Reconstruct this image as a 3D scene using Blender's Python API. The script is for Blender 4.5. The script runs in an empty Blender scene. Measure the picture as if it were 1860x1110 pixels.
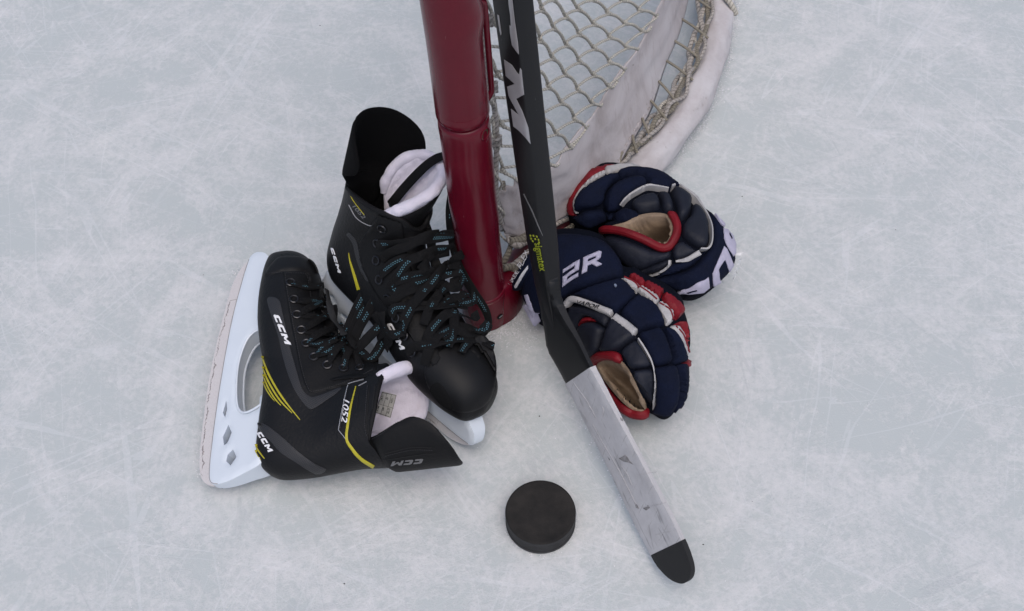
import bpy, bmesh, math, random
import numpy as np
from mathutils import Vector, Matrix
from mathutils.bvhtree import BVHTree
from mathutils.geometry import delaunay_2d_cdt
random.seed(4); rng = np.random.default_rng(7)
rad = math.radians
scene = bpy.context.scene
COL = scene.collection

# ------------------------------------------------------------------ camera
FPX, PITCH, ROLL, CAMH = 2000.0, 53.66, -2.0, 1.1101     # focal length in photo pixels, degrees, metres
_p, _r = rad(PITCH), rad(ROLL)
FW = np.array([0, math.cos(_p), -math.sin(_p)])
_rt = np.array([1., 0, 0]); _up = np.cross(_rt, FW)
RT = math.cos(_r)*_rt + math.sin(_r)*_up
UP = -math.sin(_r)*_rt + math.cos(_r)*_up
EYE = np.array([0, 0, CAMH])
cam_d = bpy.data.cameras.new('camera'); cam = bpy.data.objects.new('camera', cam_d); COL.objects.link(cam)
cam_d.sensor_width = 36; cam_d.lens = FPX/1860*36; cam_d.clip_start = .01; cam_d.clip_end = 1000
cam.matrix_world = Matrix(((RT[0], UP[0], -FW[0], 0), (RT[1], UP[1], -FW[1], 0), (RT[2], UP[2], -FW[2], CAMH), (0, 0, 0, 1)))
scene.camera = cam

# ------------------------------------------------------------------ daylight, overcast
SUN_EL, SUN_AZ = 70, 165       # degrees; azimuth clockwise from +Y
world = bpy.data.worlds.new('World'); scene.world = world; world.use_nodes = True
nt = world.node_tree; nt.nodes.clear()
sky = nt.nodes.new('ShaderNodeTexSky'); sky.sky_type = 'NISHITA'; sky.sun_disc = False
sky.sun_elevation = rad(SUN_EL); sky.sun_rotation = rad(SUN_AZ); sky.air_density = 1.0; sky.dust_density = 4.0; sky.ozone_density = 1.0
bg = nt.nodes.new('ShaderNodeBackground'); bg.inputs[1].default_value = .12
wo = nt.nodes.new('ShaderNodeOutputWorld')
nt.links.new(sky.outputs[0], bg.inputs[0]); nt.links.new(bg.outputs[0], wo.inputs[0])
sd = bpy.data.lights.new('sun', 'SUN'); sd.energy = .9; sd.angle = rad(60); sd.color = (1, .97, .93)
sun = bpy.data.objects.new('sun', sd); COL.objects.link(sun); sun.location = (0, -2, 4)
_sv = Vector((math.sin(rad(SUN_AZ))*math.cos(rad(SUN_EL)), math.cos(rad(SUN_AZ))*math.cos(rad(SUN_EL)), math.sin(rad(SUN_EL))))
sun.rotation_euler = _sv.to_track_quat('Z', 'Y').to_euler()
vs = scene.view_settings
vs.view_transform = 'Standard'; vs.look = 'None'; vs.gamma = 1; vs.exposure = 0.24; vs.use_curve_mapping = False

# ------------------------------------------------------------------ geometry helpers
def V3(a): return np.asarray(a, float)
def rays(px):
    px = np.atleast_2d(V3(px)); d = FW + ((px[:, :1]-930)/FPX)*RT - ((px[:, 1:2]-555)/FPX)*UP
    return d/np.linalg.norm(d, axis=1)[:, None]
def at(px, z):
    """the place on the level plane z that the photograph shows at px"""
    d = rays(px); return EYE + d*((z-CAMH)/d[:, 2:3])
def at1(x, y, z): return at([(x, y)], z)[0]
def to_px(P):
    d = np.atleast_2d(V3(P))-EYE; z = d@FW
    return np.stack([930+FPX*(d@RT)/z, 555-FPX*(d@UP)/z], -1)

MATS = {}
def origin(o):
    p = Vector((0, 0, 0))
    while o is not None: p += o.location; o = o.parent
    return p
def obj(name, verts, faces, m, parent=None, smooth=True, sharp=35, uv=None, loc=None):
    """one mesh object; verts are world coordinates"""
    me = bpy.data.meshes.new(name)
    base = V3(origin(parent)) if parent is not None else V3(loc if loc is not None else (0, 0, 0))
    verts = np.asarray(verts, float)-base
    me.from_pydata(verts.tolist(), [], [tuple(int(i) for i in f) for f in faces])
    if uv is not None:
        l = me.uv_layers.new(name='UVMap')
        idx = np.empty(len(me.loops), int); me.loops.foreach_get('vertex_index', idx)
        l.data.foreach_set('uv', np.asarray(uv, float)[idx].ravel())
    if smooth:
        me.polygons.foreach_set('use_smooth', [True]*len(me.polygons))
        if sharp: me.set_sharp_from_angle(angle=rad(sharp))
    me.update()
    o = bpy.data.objects.new(name, me); COL.objects.link(o)
    if parent is not None: o.parent = parent
    else: o.location = base
    if m: me.materials.append(MATS[m] if isinstance(m, str) else m)
    return o
def thing(name, label, cat, loc, group=None):
    o = bpy.data.objects.new(name, None); COL.objects.link(o); o.location = loc; o.empty_display_size = .05
    o['label'] = label; o['category'] = cat
    if group: o['group'] = group
    return o
class MB:
    def __init__(s): s.v = []; s.f = []; s.uv = []
    def add(s, v, f, uv=None):
        n = len(s.v); s.v.extend([tuple(p) for p in v]); s.f.extend([tuple(i+n for i in q) for q in f])
        s.uv.extend([tuple(u) for u in uv] if uv is not None else [(0, 0)]*len(v)); return s
    def build(s, name, m, parent=None, **k): return obj(name, s.v, s.f, m, parent, uv=s.uv, **k)
def catmull(P, n):
    P = V3(P); out = []
    Q = np.vstack([2*P[0]-P[1], P, 2*P[-1]-P[-2]])
    for i in range(len(P)-1):
        a, b, c, d = Q[i:i+4]
        for t in np.linspace(0, 1, n, endpoint=False):
            out.append(.5*((2*b)+(-a+c)*t+(2*a-5*b+4*c-d)*t*t+(-a+3*b-3*c+d)*t**3))
    out.append(P[-1]); return np.array(out)
def frames(P, up=(0, 0, 1)):
    P = V3(P); T = np.gradient(P, axis=0); T /= np.linalg.norm(T, axis=1)[:, None]+1e-12
    A = np.cross(T, V3(up)); bad = np.linalg.norm(A, axis=1) < 1e-3; A[bad] = np.cross(T[bad], (0, 1, .2))
    # parallel transport
    a = A[0]/np.linalg.norm(A[0]); N = []
    for t in T:
        a = a-(a@t)*t; a /= np.linalg.norm(a)+1e-12; N.append(a.copy())
    N = np.array(N); return T, N, np.cross(N, T)
def tube(P, r, n=10, caps=True):
    P = V3(P); r = np.broadcast_to(r, (len(P),)); T, N, B = frames(P)
    th = np.linspace(0, 2*math.pi, n, endpoint=False); v = []; f = []; uv = []
    L = np.concatenate([[0], np.cumsum(np.linalg.norm(np.diff(P, axis=0), axis=1))])
    for i in range(len(P)):
        for j, t in enumerate(th):
            v.append(P[i]+r[i]*(math.cos(t)*N[i]+math.sin(t)*B[i])); uv.append((L[i], j/n))
    for i in range(len(P)-1):
        for j in range(n): k = (j+1) % n; f.append((i*n+j, i*n+k, (i+1)*n+k, (i+1)*n+j))
    if caps: f.append(tuple(range(n))[::-1]); f.append(tuple((len(P)-1)*n+j for j in range(n)))
    return v, f, uv
def ribbon(P, Nn, w, th):
    """flat lace along P, surface normals Nn"""
    P = V3(P); Nn = V3(Nn); T = np.gradient(P, axis=0); T /= np.linalg.norm(T, axis=1)[:, None]+1e-12
    S = np.cross(T, Nn); S /= np.linalg.norm(S, axis=1)[:, None]+1e-12; Nn = np.cross(S, T)
    L = np.concatenate([[0], np.cumsum(np.linalg.norm(np.diff(P, axis=0), axis=1))])
    prof = [(-.5, 0), (-.42, .5), (0, .6), (.42, .5), (.5, 0), (.42, -.5), (0, -.6), (-.42, -.5)]
    v = []; f = []; uv = []; n = len(prof)
    for i in range(len(P)):
        for a, b in prof: v.append(P[i]+S[i]*a*w+Nn[i]*b*th); uv.append((L[i], a+.5))
    for i in range(len(P)-1):
        for j in range(n): k = (j+1) % n; f.append((i*n+j, i*n+k, (i+1)*n+k, (i+1)*n+j))
    f.append(tuple(range(n))[::-1]); f.append(tuple((len(P)-1)*n+j for j in range(n)))
    return v, f, uv
def inside(pts, loops):
    pts = V3(pts); r = np.zeros(len(pts), bool)
    for lp in loops:
        lp = V3(lp); n = len(lp)
        for i in range(n):
            (x1, y1), (x2, y2) = lp[i], lp[(i+1) % n]
            if y1 == y2: continue
            c = (y1 > pts[:, 1]) != (y2 > pts[:, 1])
            r ^= c & (pts[:, 0] < (x2-x1)*(pts[:, 1]-y1)/(y2-y1)+x1)
    return r
def bdist(pts, loops):
    pts = V3(pts); d = np.full(len(pts), 1e9)
    for lp in loops:
        a = V3(lp); b = np.roll(a, -1, 0)
        for p, q in zip(a, b):
            e = q-p; t = np.clip(((pts-p)@e)/(e@e+1e-12), 0, 1)
            d = np.minimum(d, np.linalg.norm(pts-p-t[:, None]*e, axis=1))
    return d
def dens(lp, s):
    lp = V3(lp); out = []
    for i in range(len(lp)):
        a, b = lp[i], lp[(i+1) % len(lp)]; n = max(1, int(math.ceil(np.linalg.norm(b-a)/s)))
        for k in range(n): out.append(a+(b-a)*k/n)
    return np.array(out)
def smooth_loop(lp, n=4):
    lp = [V3(p) for p in lp]; m = len(lp); out = []
    for i in range(m):
        a, b, c, d = lp[i-1], lp[i], lp[(i+1) % m], lp[(i+2) % m]
        for t in np.linspace(0, 1, n, endpoint=False):
            out.append(.5*((2*b)+(-a+c)*t+(2*a-5*b+4*c-d)*t*t+(-a+3*b-3*c+d)*t**3))
    return np.array(out)
def tri(loops, s):
    """triangulated region bounded by loops: verts2d, tris, distance to the boundary"""
    loops = [dens(l, s) for l in loops]
    allp = np.vstack(loops); edges = []; k = 0
    for l in loops:
        edges += [(k+i, k+(i+1) % len(l)) for i in range(len(l))]; k += len(l)
    lo, hi = allp.min(0), allp.max(0)
    gx = np.arange(lo[0], hi[0]+s, s); gy = np.arange(lo[1], hi[1]+s, s*.87)
    G = np.array([(x+(s/2 if j % 2 else 0), y) for j, y in enumerate(gy) for x in gx])
    if len(G):
        G = G[inside(G, loops)]
        if len(G): G = G[bdist(G, loops) > s*.45]
    pts = np.vstack([allp, G]) if len(G) else allp
    v, e, f, *_ = delaunay_2d_cdt([Vector(p) for p in pts], edges, [], 0, 1e-7)
    v = np.array([tuple(p) for p in v]); f = [t for t in f if len(t) == 3]
    cen = np.array([v[list(t)].mean(0) for t in f]); ok = inside(cen, loops)
    f = [t for t, o in zip(f, ok) if o]
    f = [t if np.cross(v[t[1]]-v[t[0]], v[t[2]]-v[t[0]]) > 0 else t[::-1] for t in f]
    return v, f, bdist(v, loops)
def slab(v2, f, top, bot):
    """close top/bottom vertex sheets into one solid"""
    n = len(v2); F = [tuple(t) for t in f]+[tuple(n+i for i in t[::-1]) for t in f]
    cnt = {}
    for t in f:
        for a, b in ((t[0], t[1]), (t[1], t[2]), (t[2], t[0])): cnt[(a, b)] = 1
    for (a, b) in cnt:
        if (b, a) not in cnt: F.append((b, a, a+n, b+n))
    return np.vstack([top, bot]), F
def fixn(v, f, want):
    """flip faces if the first sheet does not look along want"""
    a, b, c = [V3(v[i]) for i in f[0][:3]]
    return f if np.cross(b-a, c-a)@want > 0 else [q[::-1] for q in f]
def bvh(v, f): return BVHTree.FromPolygons([Vector(p) for p in v], [tuple(q) for q in f])
def cast(px, tree):
    px = np.atleast_2d(V3(px)); D = rays(px); P = np.zeros((len(px), 3)); N = np.zeros((len(px), 3)); ok = np.zeros(len(px), bool); dd = []
    for i, d in enumerate(D):
        h, n, _, t = tree.ray_cast(Vector(EYE), Vector(d))
        if h is not None:
            n = V3(n); P[i] = h; N[i] = n if n@d < 0 else -n; ok[i] = True; dd.append(t)
    m = np.mean(dd) if dd else 1.2
    for i in np.where(~ok)[0]:
        q = Vector(EYE+D[i]*m); h, n, _, t = tree.find_nearest(q)
        h, n, _, t = tree.find_nearest(Vector(EYE+D[i]*float((V3(h)-EYE)@D[i])))
        n = V3(n); P[i] = EYE+D[i]*float((V3(h)-EYE)@D[i]); N[i] = n if n@D[i] < 0 else -n
    return P, N
def smoothN(N, f, it=3):
    N = N.copy()
    for _ in range(it):
        A = N.copy()
        for t in f: s = N[t[0]]+N[t[1]]+N[t[2]]; A[list(t)] += s
        N = A/(np.linalg.norm(A, axis=1)[:, None]+1e-9)
    return N
def pad(name, loops, tree, m, parent, T=.0012, D=None, off=0., s=4., sink=.002, uvs=None, smooth=True, p=2.0, rnd=4, noise=0., px=True):
    """a pad laid on a surface: outline(s) given as seen in the photograph, thickness T bulging over D pixels from its edge"""
    if isinstance(loops[0][0], (int, float, np.floating)): loops = [loops]
    loops = [smooth_loop(l, rnd) if rnd else V3(l) for l in loops]
    v, f, d = tri(loops, s)
    P, N = cast(v, tree); N = smoothN(N, f, 4)
    D = D or max(d.max(), 1e-6)
    if T < .001: off = max(off, .0005)
    q = np.clip(d/D, 0, 1); h = T*np.sqrt(np.clip(1-(1-q)**p, 0, 1))
    if noise: h = h+noise*(rng.random(len(h))-.5)*q
    V, F = slab(v, f, P+N*(off+h)[:, None], P-N*sink)
    F = fixn(V, F, N[f[0][0]])
    return obj(name, V, F, m, parent, uv=np.vstack([v, v])*.01, smooth=smooth, sharp=50)
def stripe(path, w):
    P = catmull(path, 5) if len(path) > 2 else V3(path); w = np.interp(np.linspace(0, 1, len(P)), np.linspace(0, 1, len(w)), w) if hasattr(w, '__len__') else np.full(len(P), w)
    T = np.gradient(P, axis=0); T /= np.linalg.norm(T, axis=1)[:, None]; N = np.stack([-T[:, 1], T[:, 0]], 1)
    return np.vstack([P+N*w[:, None]/2, (P-N*w[:, None]/2)[::-1]])
def stitches(path, tree, m, parent, step=4.2, ln=2.6, r=.00035, off=.0016):
    P2 = catmull(path, 10) if len(path) > 2 else V3(path); L = np.concatenate([[0], np.cumsum(np.linalg.norm(np.diff(P2, axis=0), axis=1))])
    mb = MB()
    for t in np.arange(0, L[-1]-ln, step):
        q = [[np.interp(t+k, L, P2[:, i]) for i in (0, 1)] for k in (0, ln/2, ln)]; P, N = cast(q, tree); mb.add(*tube(P+N*off*np.array([[.7], [1], [.7]]), r, 5))
    o = mb.build('stitching', m, parent); o['kind'] = 'stuff'; return o
def text_loops(body, shear=0., bold=0.):
    """outlines of a word in the built-in font, unit height, flattened to triangles"""
    cu = bpy.data.curves.new('lettering', 'FONT'); cu.body = body; cu.offset = bold; cu.resolution_u = 3; cu.shear = shear
    o = bpy.data.objects.new('lettering', cu); COL.objects.link(o)
    me = bpy.data.meshes.new_from_object(o.evaluated_get(bpy.context.evaluated_depsgraph_get()))
    v = np.array([tuple(q.co)[:2] for q in me.vertices]); f = [tuple(p.vertices) for p in me.polygons]
    bpy.data.objects.remove(o); bpy.data.curves.remove(cu); bpy.data.meshes.remove(me)
    return v, f
def lettering(name, body, org, adv, up, tree, m, parent, shear=0., off=.0006, bold=.012):
    """a printed word on a surface: org = start of its baseline, adv = vector over the whole word, up = vector of capital height (photo pixels)"""
    v, f = text_loops(body, shear, bold); v = v/np.array([v[:, 0].max(), .72])
    q = V3(org)+v[:, :1]*V3(adv)+v[:, 1:]*V3(up)
    P, N = cast(q, tree)
    F = []; want = -rays([org])[0]
    for t in f:
        a, b, c = P[t[0]], P[t[1]], P[t[2]]
        F.append(t if np.cross(b-a, c-a)@want > 0 else t[::-1])
    return obj(name, P+N*off, F, m, parent, smooth=False)
GLY = {  # block letters in a unit box
 'C': [(.0, .18), (.16, 0), (.95, 0), (.95, .3), (.36, .3), (.36, .7), (.95, .7), (.95, 1), (.16, 1), (0, .82)],
 'M': [(0, 0), (.3, 0), (.3, .55), (.55, .22), (.72, .22), (.98, .55), (.98, 0), (1.3, 0), (1.3, 1), (1.0, 1), (.64, .52), (.3, 1), (0, 1)],
 'R': [[(0, 0), (.28, 0), (.28, .34), (.5, .34), (.78, 0), (1.08, 0), (.76, .38), (.98, .5), (.98, .86), (.84, 1), (0, 1)], [(.28, .58), (.28, .76), (.72, .76), (.72, .58)]],
 'E': [(0, 0), (.98, 0), (.98, .22), (.3, .22), (.3, .4), (.98, .4), (.98, 1), (0, 1), (0, .8), (.72, .8), (.72, .6), (0, .6)],
}
def blocks(name, word, org, adv, up, tree, m, parent, shear=.2, gap=.16, off=0., T=.0007, s=3.):
    adv = V3(adv); up = V3(up); w = [1.3 if ch == 'M' else 1. for ch in word]; tot = sum(w)+gap*(len(word)-1); x = 0
    for ch, ww in zip(word, w):
        g = GLY[ch]; g = g if isinstance(g[0], list) else [g]
        L = [np.array([V3(org)+adv*((x+a+shear*b)/tot)+up*b for a, b in lp]) for lp in g]
        pad(name, L, tree, m, parent, T=T, D=1.2, off=off, s=s, rnd=0, sink=.001)
        x += ww+gap

# ------------------------------------------------------------------ materials
def mat(name, col=(.5, .5, .5), rough=.5, metal=0., bump=0., bscale=400., var=0., vscale=30., col2=None, spec=.5, coat=0., sheen=0., detail=6.):
    m = bpy.data.materials.new(name); m.use_nodes = True; t = m.node_tree; b = t.nodes['Principled BSDF']
    b.inputs['Base Color'].default_value = (*col, 1); b.inputs['Roughness'].default_value = rough; b.inputs['Metallic'].default_value = metal
    b.inputs['Specular IOR Level'].default_value = spec; b.inputs['Coat Weight'].default_value = coat; b.inputs['Sheen Weight'].default_value = sheen
    tc = t.nodes.new('ShaderNodeTexCoord')
    if var or col2:
        n = t.nodes.new('ShaderNodeTexNoise'); n.inputs['Scale'].default_value = vscale; n.inputs['Detail'].default_value = detail; n.inputs['Roughness'].default_value = .65
        t.links.new(tc.outputs['Object'], n.inputs['Vector'])
        r = t.nodes.new('ShaderNodeValToRGB'); r.color_ramp.elements[0].position = .35; r.color_ramp.elements[1].position = .68
        c2 = col2 or tuple(c*(1-var) for c in col)
        r.color_ramp.elements[0].color = (*c2, 1); r.color_ramp.elements[1].color = (*col, 1)
        t.links.new(n.outputs[0], r.inputs[0]); t.links.new(r.outputs[0], b.inputs['Base Color'])
        mr = t.nodes.new('ShaderNodeMapRange'); mr.inputs[3].default_value = max(.03, rough-.1); mr.inputs[4].default_value = min(1, rough+.1)
        t.links.new(n.outputs[0], mr.inputs[0]); t.links.new(mr.outputs[0], b.inputs['Roughness'])
    if bump:
        n = t.nodes.new('ShaderNodeTexNoise'); n.inputs['Scale'].default_value = bscale; n.inputs['Detail'].default_value = 4
        t.links.new(tc.outputs['Object'], n.inputs['Vector'])
        bp = t.nodes.new('ShaderNodeBump'); bp.inputs['Strength'].default_value = bump; bp.inputs['Distance'].default_value = .001
        t.links.new(n.outputs[0], bp.inputs['Height']); t.links.new(bp.outputs[0], b.inputs['Normal'])
    MATS[name] = m; return m
class NT:
    """small helper for hand-wired materials"""
    def __init__(s, name):
        s.m = bpy.data.materials.new(name); s.m.use_nodes = True; s.t = s.m.node_tree; s.b = s.t.nodes['Principled BSDF']; MATS[name] = s.m
        s.tc = s.t.nodes.new('ShaderNodeTexCoord')
    def n(s, kind, **k):
        q = s.t.nodes.new('ShaderNode'+kind)
        for a, b in k.items():
            if a.startswith('_'): setattr(q, a[1:], b)
            else: q.inputs[a.replace('__', ' ')].default_value = b
        return q
    def l(s, a, b): s.t.links.new(a, b)
    def math(s, op, a, b=None, c=None):
        q = s.t.nodes.new('ShaderNodeMath'); q.operation = op
        for i, x in enumerate((a, b, c)):
            if x is None: continue
            if isinstance(x, (int, float)): q.inputs[i].default_value = x
            else: s.l(x, q.inputs[i])
        return q.outputs[0]
    def noise(s, vec, scale, detail=5, rough=.6, dist=0.):
        q = s.n('TexNoise', Scale=scale, Detail=detail, Roughness=rough, Distortion=dist); s.l(vec, q.inputs['Vector']); return q.outputs[0]
    def mapping(s, vec, rot=0., scale=(1, 1, 1), loc=(0, 0, 0)):
        q = s.n('Mapping', _vector_type='TEXTURE'); q.inputs['Rotation'].default_value = (0, 0, rot); q.inputs['Scale'].default_value = tuple(1/k for k in scale); q.inputs['Location'].default_value = loc
        s.l(vec, q.inputs['Vector']); return q.outputs[0]
    def ramp(s, v, stops):
        r = s.t.nodes.new('ShaderNodeValToRGB'); e = r.color_ramp.elements
        while len(e) < len(stops): e.new(.5)
        for k, (p, c) in zip(e, stops): k.position = p; k.color = (*c, 1) if hasattr(c, '__len__') else (c, c, c, 1)
        s.l(v, r.inputs[0]); return r.outputs[0]
    def mix(s, f, a, b):
        q = s.t.nodes.new('ShaderNodeMix'); q.data_type = 'RGBA'
        for sock, x in ((q.inputs[0], f), (q.inputs[6], a), (q.inputs[7], b)):
            if isinstance(x, (int, float)): sock.default_value = x
            elif isinstance(x, tuple): sock.default_value = (*x, 1)
            else: s.l(x, sock)
        return q.outputs[2]
    def bump(s, h, strength, dist=.001):
        q = s.n('Bump', Strength=strength, Distance=dist); s.l(h, q.inputs['Height']); s.l(q.outputs[0], s.b.inputs['Normal'])

mat('black_leather', (.0062, .0062, .0072), .5, bump=.5, bscale=330, var=.35, vscale=30, spec=.26)
mat('black_panel', (.0052, .0052, .0060), .6, bump=.45, bscale=400, var=.3, vscale=50, spec=.22)
mat('black_cap', (.0065, .0065, .0075), .55, bump=.12, bscale=1200, var=.2, vscale=30, spec=.28)
mat('black_dark', (.004, .004, .0045), .8, bump=.3, bscale=600, spec=.2)
mat('black_lining', (.0035, .0035, .004), .95, bump=.4, bscale=1500, spec=.12)
mat('thread', (.022, .022, .025), .7)
mat('thread_navy', (.02, .026, .05), .7)
mat('seam', (.004, .004, .0045), .8)
mat('dark_metal', (.05, .05, .055), .3, metal=.9)
mat('steel', (.62, .62, .64), .3, metal=1., bump=.05, bscale=500, var=.15, vscale=60)
mat('white_print', (.75, .75, .77), .5)
mat('silver_print', (.42, .42, .44), .38, metal=.35, var=.1, vscale=60)
mat('grey_print', (.16, .16, .165), .4, metal=.3)
mat('yellow_print', (.47, .415, .02), .45, var=.15, vscale=60)
mat('lime_print', (.30, .34, .02), .5)
mat('black_print', (.012, .012, .014), .5)
mat('navy_cloth', (.0038, .0070, .0235), .85, bump=.8, bscale=620, var=.35, vscale=45, spec=.16)
mat('navy_leather', (.0090, .0112, .0215), .6, bump=.35, bscale=700, var=.3, vscale=40, spec=.3)
mat('navy_dark', (.003, .0042, .0095), .95, bump=.3, bscale=900, spec=.1)
mat('red_leather', (.20, .0055, .013), .55, bump=.35, bscale=700, var=.35, vscale=40, spec=.3)
mat('white_leather', (.46, .45, .455), .6, bump=.35, bscale=700, var=.3, vscale=35, spec=.3)
mat('lilac_thread', (.47, .45, .58), .7, bump=.9, bscale=1600, var=.15, vscale=90)
mat('tan_palm', (.34, .25, .17), .8, bump=.4, bscale=700, col2=(.16, .115, .08), vscale=28)
mat('label_paper', (.42, .42, .40), .7)
mat('speck', (.05, .045, .04), .8)

def felt(name, col):
    a = NT(name); o = a.tc.outputs['Object']; n1 = a.noise(o, 70, 5); n2 = a.noise(o, 900, 4)
    a.l(a.mix(a.math('MULTIPLY', n1, .8), tuple(c*1.06 for c in col), tuple(c*.72 for c in col)), a.b.inputs['Base Color'])
    a.b.inputs['Roughness'].default_value = 1; a.b.inputs['Specular IOR Level'].default_value = .1; a.b.inputs['Sheen Weight'].default_value = .3
    a.bump(a.math('ADD', a.math('MULTIPLY', n1, 2.), n2), .9, .0016)
felt('felt', (.80, .755, .865))

def weave_panel():
    a = NT('carbon_print'); uv = a.tc.outputs['UV']
    q = a.n('TexVoronoi', Scale=34.); q.inputs['Randomness'].default_value = 0.; a.l(a.mapping(uv, .5), q.inputs['Vector'])
    f = a.ramp(q.outputs['Distance'], [(.38, .0), (.5, 1.)])
    a.l(a.mix(f, (.024, .024, .027), (.007, .007, .008)), a.b.inputs['Base Color']); a.b.inputs['Roughness'].default_value = .42
    a.bump(f, .4, .0006)
weave_panel()

def lace_mat():
    a = NT('lace'); s = a.n('SeparateXYZ'); a.l(a.tc.outputs['UV'], s.inputs[0]); u, v = s.outputs[0], s.outputs[1]
    def row(c, ph):
        m1 = a.math('LESS_THAN', a.math('ABSOLUTE', a.math('SUBTRACT', v, c)), .048)
        m2 = a.math('LESS_THAN', a.math('FRACT', a.math('ADD', a.math('MULTIPLY', u, 330.), ph)), .45)
        return a.math('MULTIPLY', m1, m2)
    # the flat lace turns over along its length, so the tracer threads come and go
    gate = a.math('GREATER_THAN', a.noise(a.tc.outputs['Object'], 42, 1), .545)
    tr = a.math('MULTIPLY', a.math('MAXIMUM', row(.41, 0.), row(.59, .5)), gate)
    a.b.inputs['Specular IOR Level'].default_value = .2
    a.l(a.mix(tr, (.006, .006, .0068), (.10, .225, .29)), a.b.inputs['Base Color']); a.b.inputs['Roughness'].default_value = .8
    w = a.n('TexWave', Scale=900., Distortion=1.); a.l(a.mapping(a.tc.outputs['UV'], .7), w.inputs['Vector']); a.bump(w.outputs[0], .5, .0006)
    mat('lace_plain', (.0085, .0085, .0095), .8, bump=.5, bscale=1500)
lace_mat()

def rope_mat(name, c1, c2, sc):
    a = NT(name); s = a.n('SeparateXYZ'); a.l(a.tc.outputs['UV'], s.inputs[0])
    tw = a.math('FRACT', a.math('ADD', a.math('MULTIPLY', s.outputs[0], sc), a.math('MULTIPLY', s.outputs[1], 2.)))
    h = a.math('ABSOLUTE', a.math('SUBTRACT', tw, .5)); n = a.noise(a.tc.outputs['Object'], 60, 6)
    fl = a.math('GREATER_THAN', a.noise(a.tc.outputs['Object'], 1100, 2), .60)
    c = a.mix(n, c1, c2); c = a.mix(a.math('MULTIPLY', a.math('LESS_THAN', h, .16), .55), c, tuple(x*.35 for x in c2)); c = a.mix(a.math('MULTIPLY', fl, .55), c, (.06, .05, .045))
    a.l(c, a.b.inputs['Base Color']); a.b.inputs['Roughness'].default_value = .9; a.bump(h, .9, .0015)
rope_mat('net_cord', (.60, .57, .51), (.40, .375, .32), 210)
rope_mat('net_cord_dirty', (.27, .245, .20), (.16, .145, .115), 210)
rope_mat('rope', (.46, .43, .40), (.27, .245, .225), 150)

def canvas():
    a = NT('canvas'); o = a.tc.outputs['Object']; n1 = a.noise(o, 9, 7, .7, .6); n2 = a.noise(a.mapping(o, .6, (40, 5, 12)), 1.6, 6, .75); n3 = a.noise(o, 900, 3)
    c = a.ramp(n1, [(.32, (.42, .375, .37)), (.52, (.57, .525, .53)), (.75, (.66, .63, .64))])
    d = a.ramp(n2, [(.55, 0.), (.66, .75)])
    c = a.mix(a.math('MULTIPLY', d, .45), c, (.30, .235, .225))
    sp = a.ramp(a.noise(o, 120, 3), [(.70, 0.), (.76, 1.)]); c = a.mix(a.math('MULTIPLY', sp, .6), c, (.16, .13, .12))
    a.l(c, a.b.inputs['Base Color']); a.b.inputs['Roughness'].default_value = .75; a.bump(a.math('ADD', n3, a.math('MULTIPLY', n2, 2.)), .5, .001)
    tl = a.n('BsdfTranslucent'); a.l(c, tl.inputs['Color']); mx = a.n('MixShader', Fac=.18); out = a.t.nodes['Material Output']
    a.l(a.b.outputs[0], mx.inputs[1]); a.l(tl.outputs[0], mx.inputs[2]); a.l(mx.outputs[0], out.inputs['Surface'])
    h = NT('canvas_hem'); o = h.tc.outputs['Object']; n = h.noise(o, 45, 6, .75); h.l(h.ramp(n, [(.35, (.24, .205, .20)), (.55, (.46, .42, .42)), (.75, (.56, .53, .535))]), h.b.inputs['Base Color']); h.b.inputs['Roughness'].default_value = .8; h.bump(n, .7, .002)
    b = NT('padding'); o = b.tc.outputs['Object']; n1 = b.noise(o, 14, 6, .7); c = b.ramp(n1, [(.3, (.40, .365, .37)), (.6, (.53, .51, .525))])
    sp = b.ramp(b.noise(o, 60, 5, .75), [(.60, 0.), (.72, 1.)]); c = b.mix(b.math('MULTIPLY', sp, .5), c, (.22, .18, .17))
    b.l(c, b.b.inputs['Base Color']); b.b.inputs['Roughness'].default_value = .6; b.bump(n1, .4, .004)
canvas()

def red_paint():
    a = NT('red_paint'); o = a.tc.outputs['Object']
    n1 = a.noise(a.mapping(o, 0, (1, 1, .06)), 90, 4); n2 = a.noise(o, 25, 6, .7); sc = a.ramp(a.noise(a.mapping(o, 0, (6, 6, 1.4)), 22, 5, .75), [(.64, 0.), (.68, 1.)])
    c = a.mix(n2, (.130, .0040, .0150), (.085, .0026, .0105)); c = a.mix(a.math('MULTIPLY', sc, .35), c, (.035, .006, .012)); ch = a.ramp(a.noise(a.mapping(o, .3, (3, 3, .8)), 45, 4, .7), [(.68, 0.), (.71, 1.)]); c = a.mix(a.math('MULTIPLY', ch, .3), c, (.22, .14, .15))
    a.l(c, a.b.inputs['Base Color']); a.b.inputs['Roughness'].default_value = .25; a.b.inputs['Specular IOR Level'].default_value = .30; a.b.inputs['Coat Weight'].default_value = .06; a.b.inputs['Coat Roughness'].default_value = .06
    a.bump(a.math('ADD', a.math('MULTIPLY', n1, .6), a.math('MULTIPLY', n2, .8)), .22, .0012)
    b = NT('red_rust'); n = b.noise(b.tc.outputs['Object'], 60, 6, .7); b.l(b.ramp(n, [(.35, (.05, .012, .010)), (.6, (.12, .008, .016))]), b.b.inputs['Base Color']); b.b.inputs['Roughness'].default_value = .5; b.bump(n, .4)
    mat('rust_hole', (.035, .022, .008), .9, bump=.5, bscale=300)
red_paint()

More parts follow.
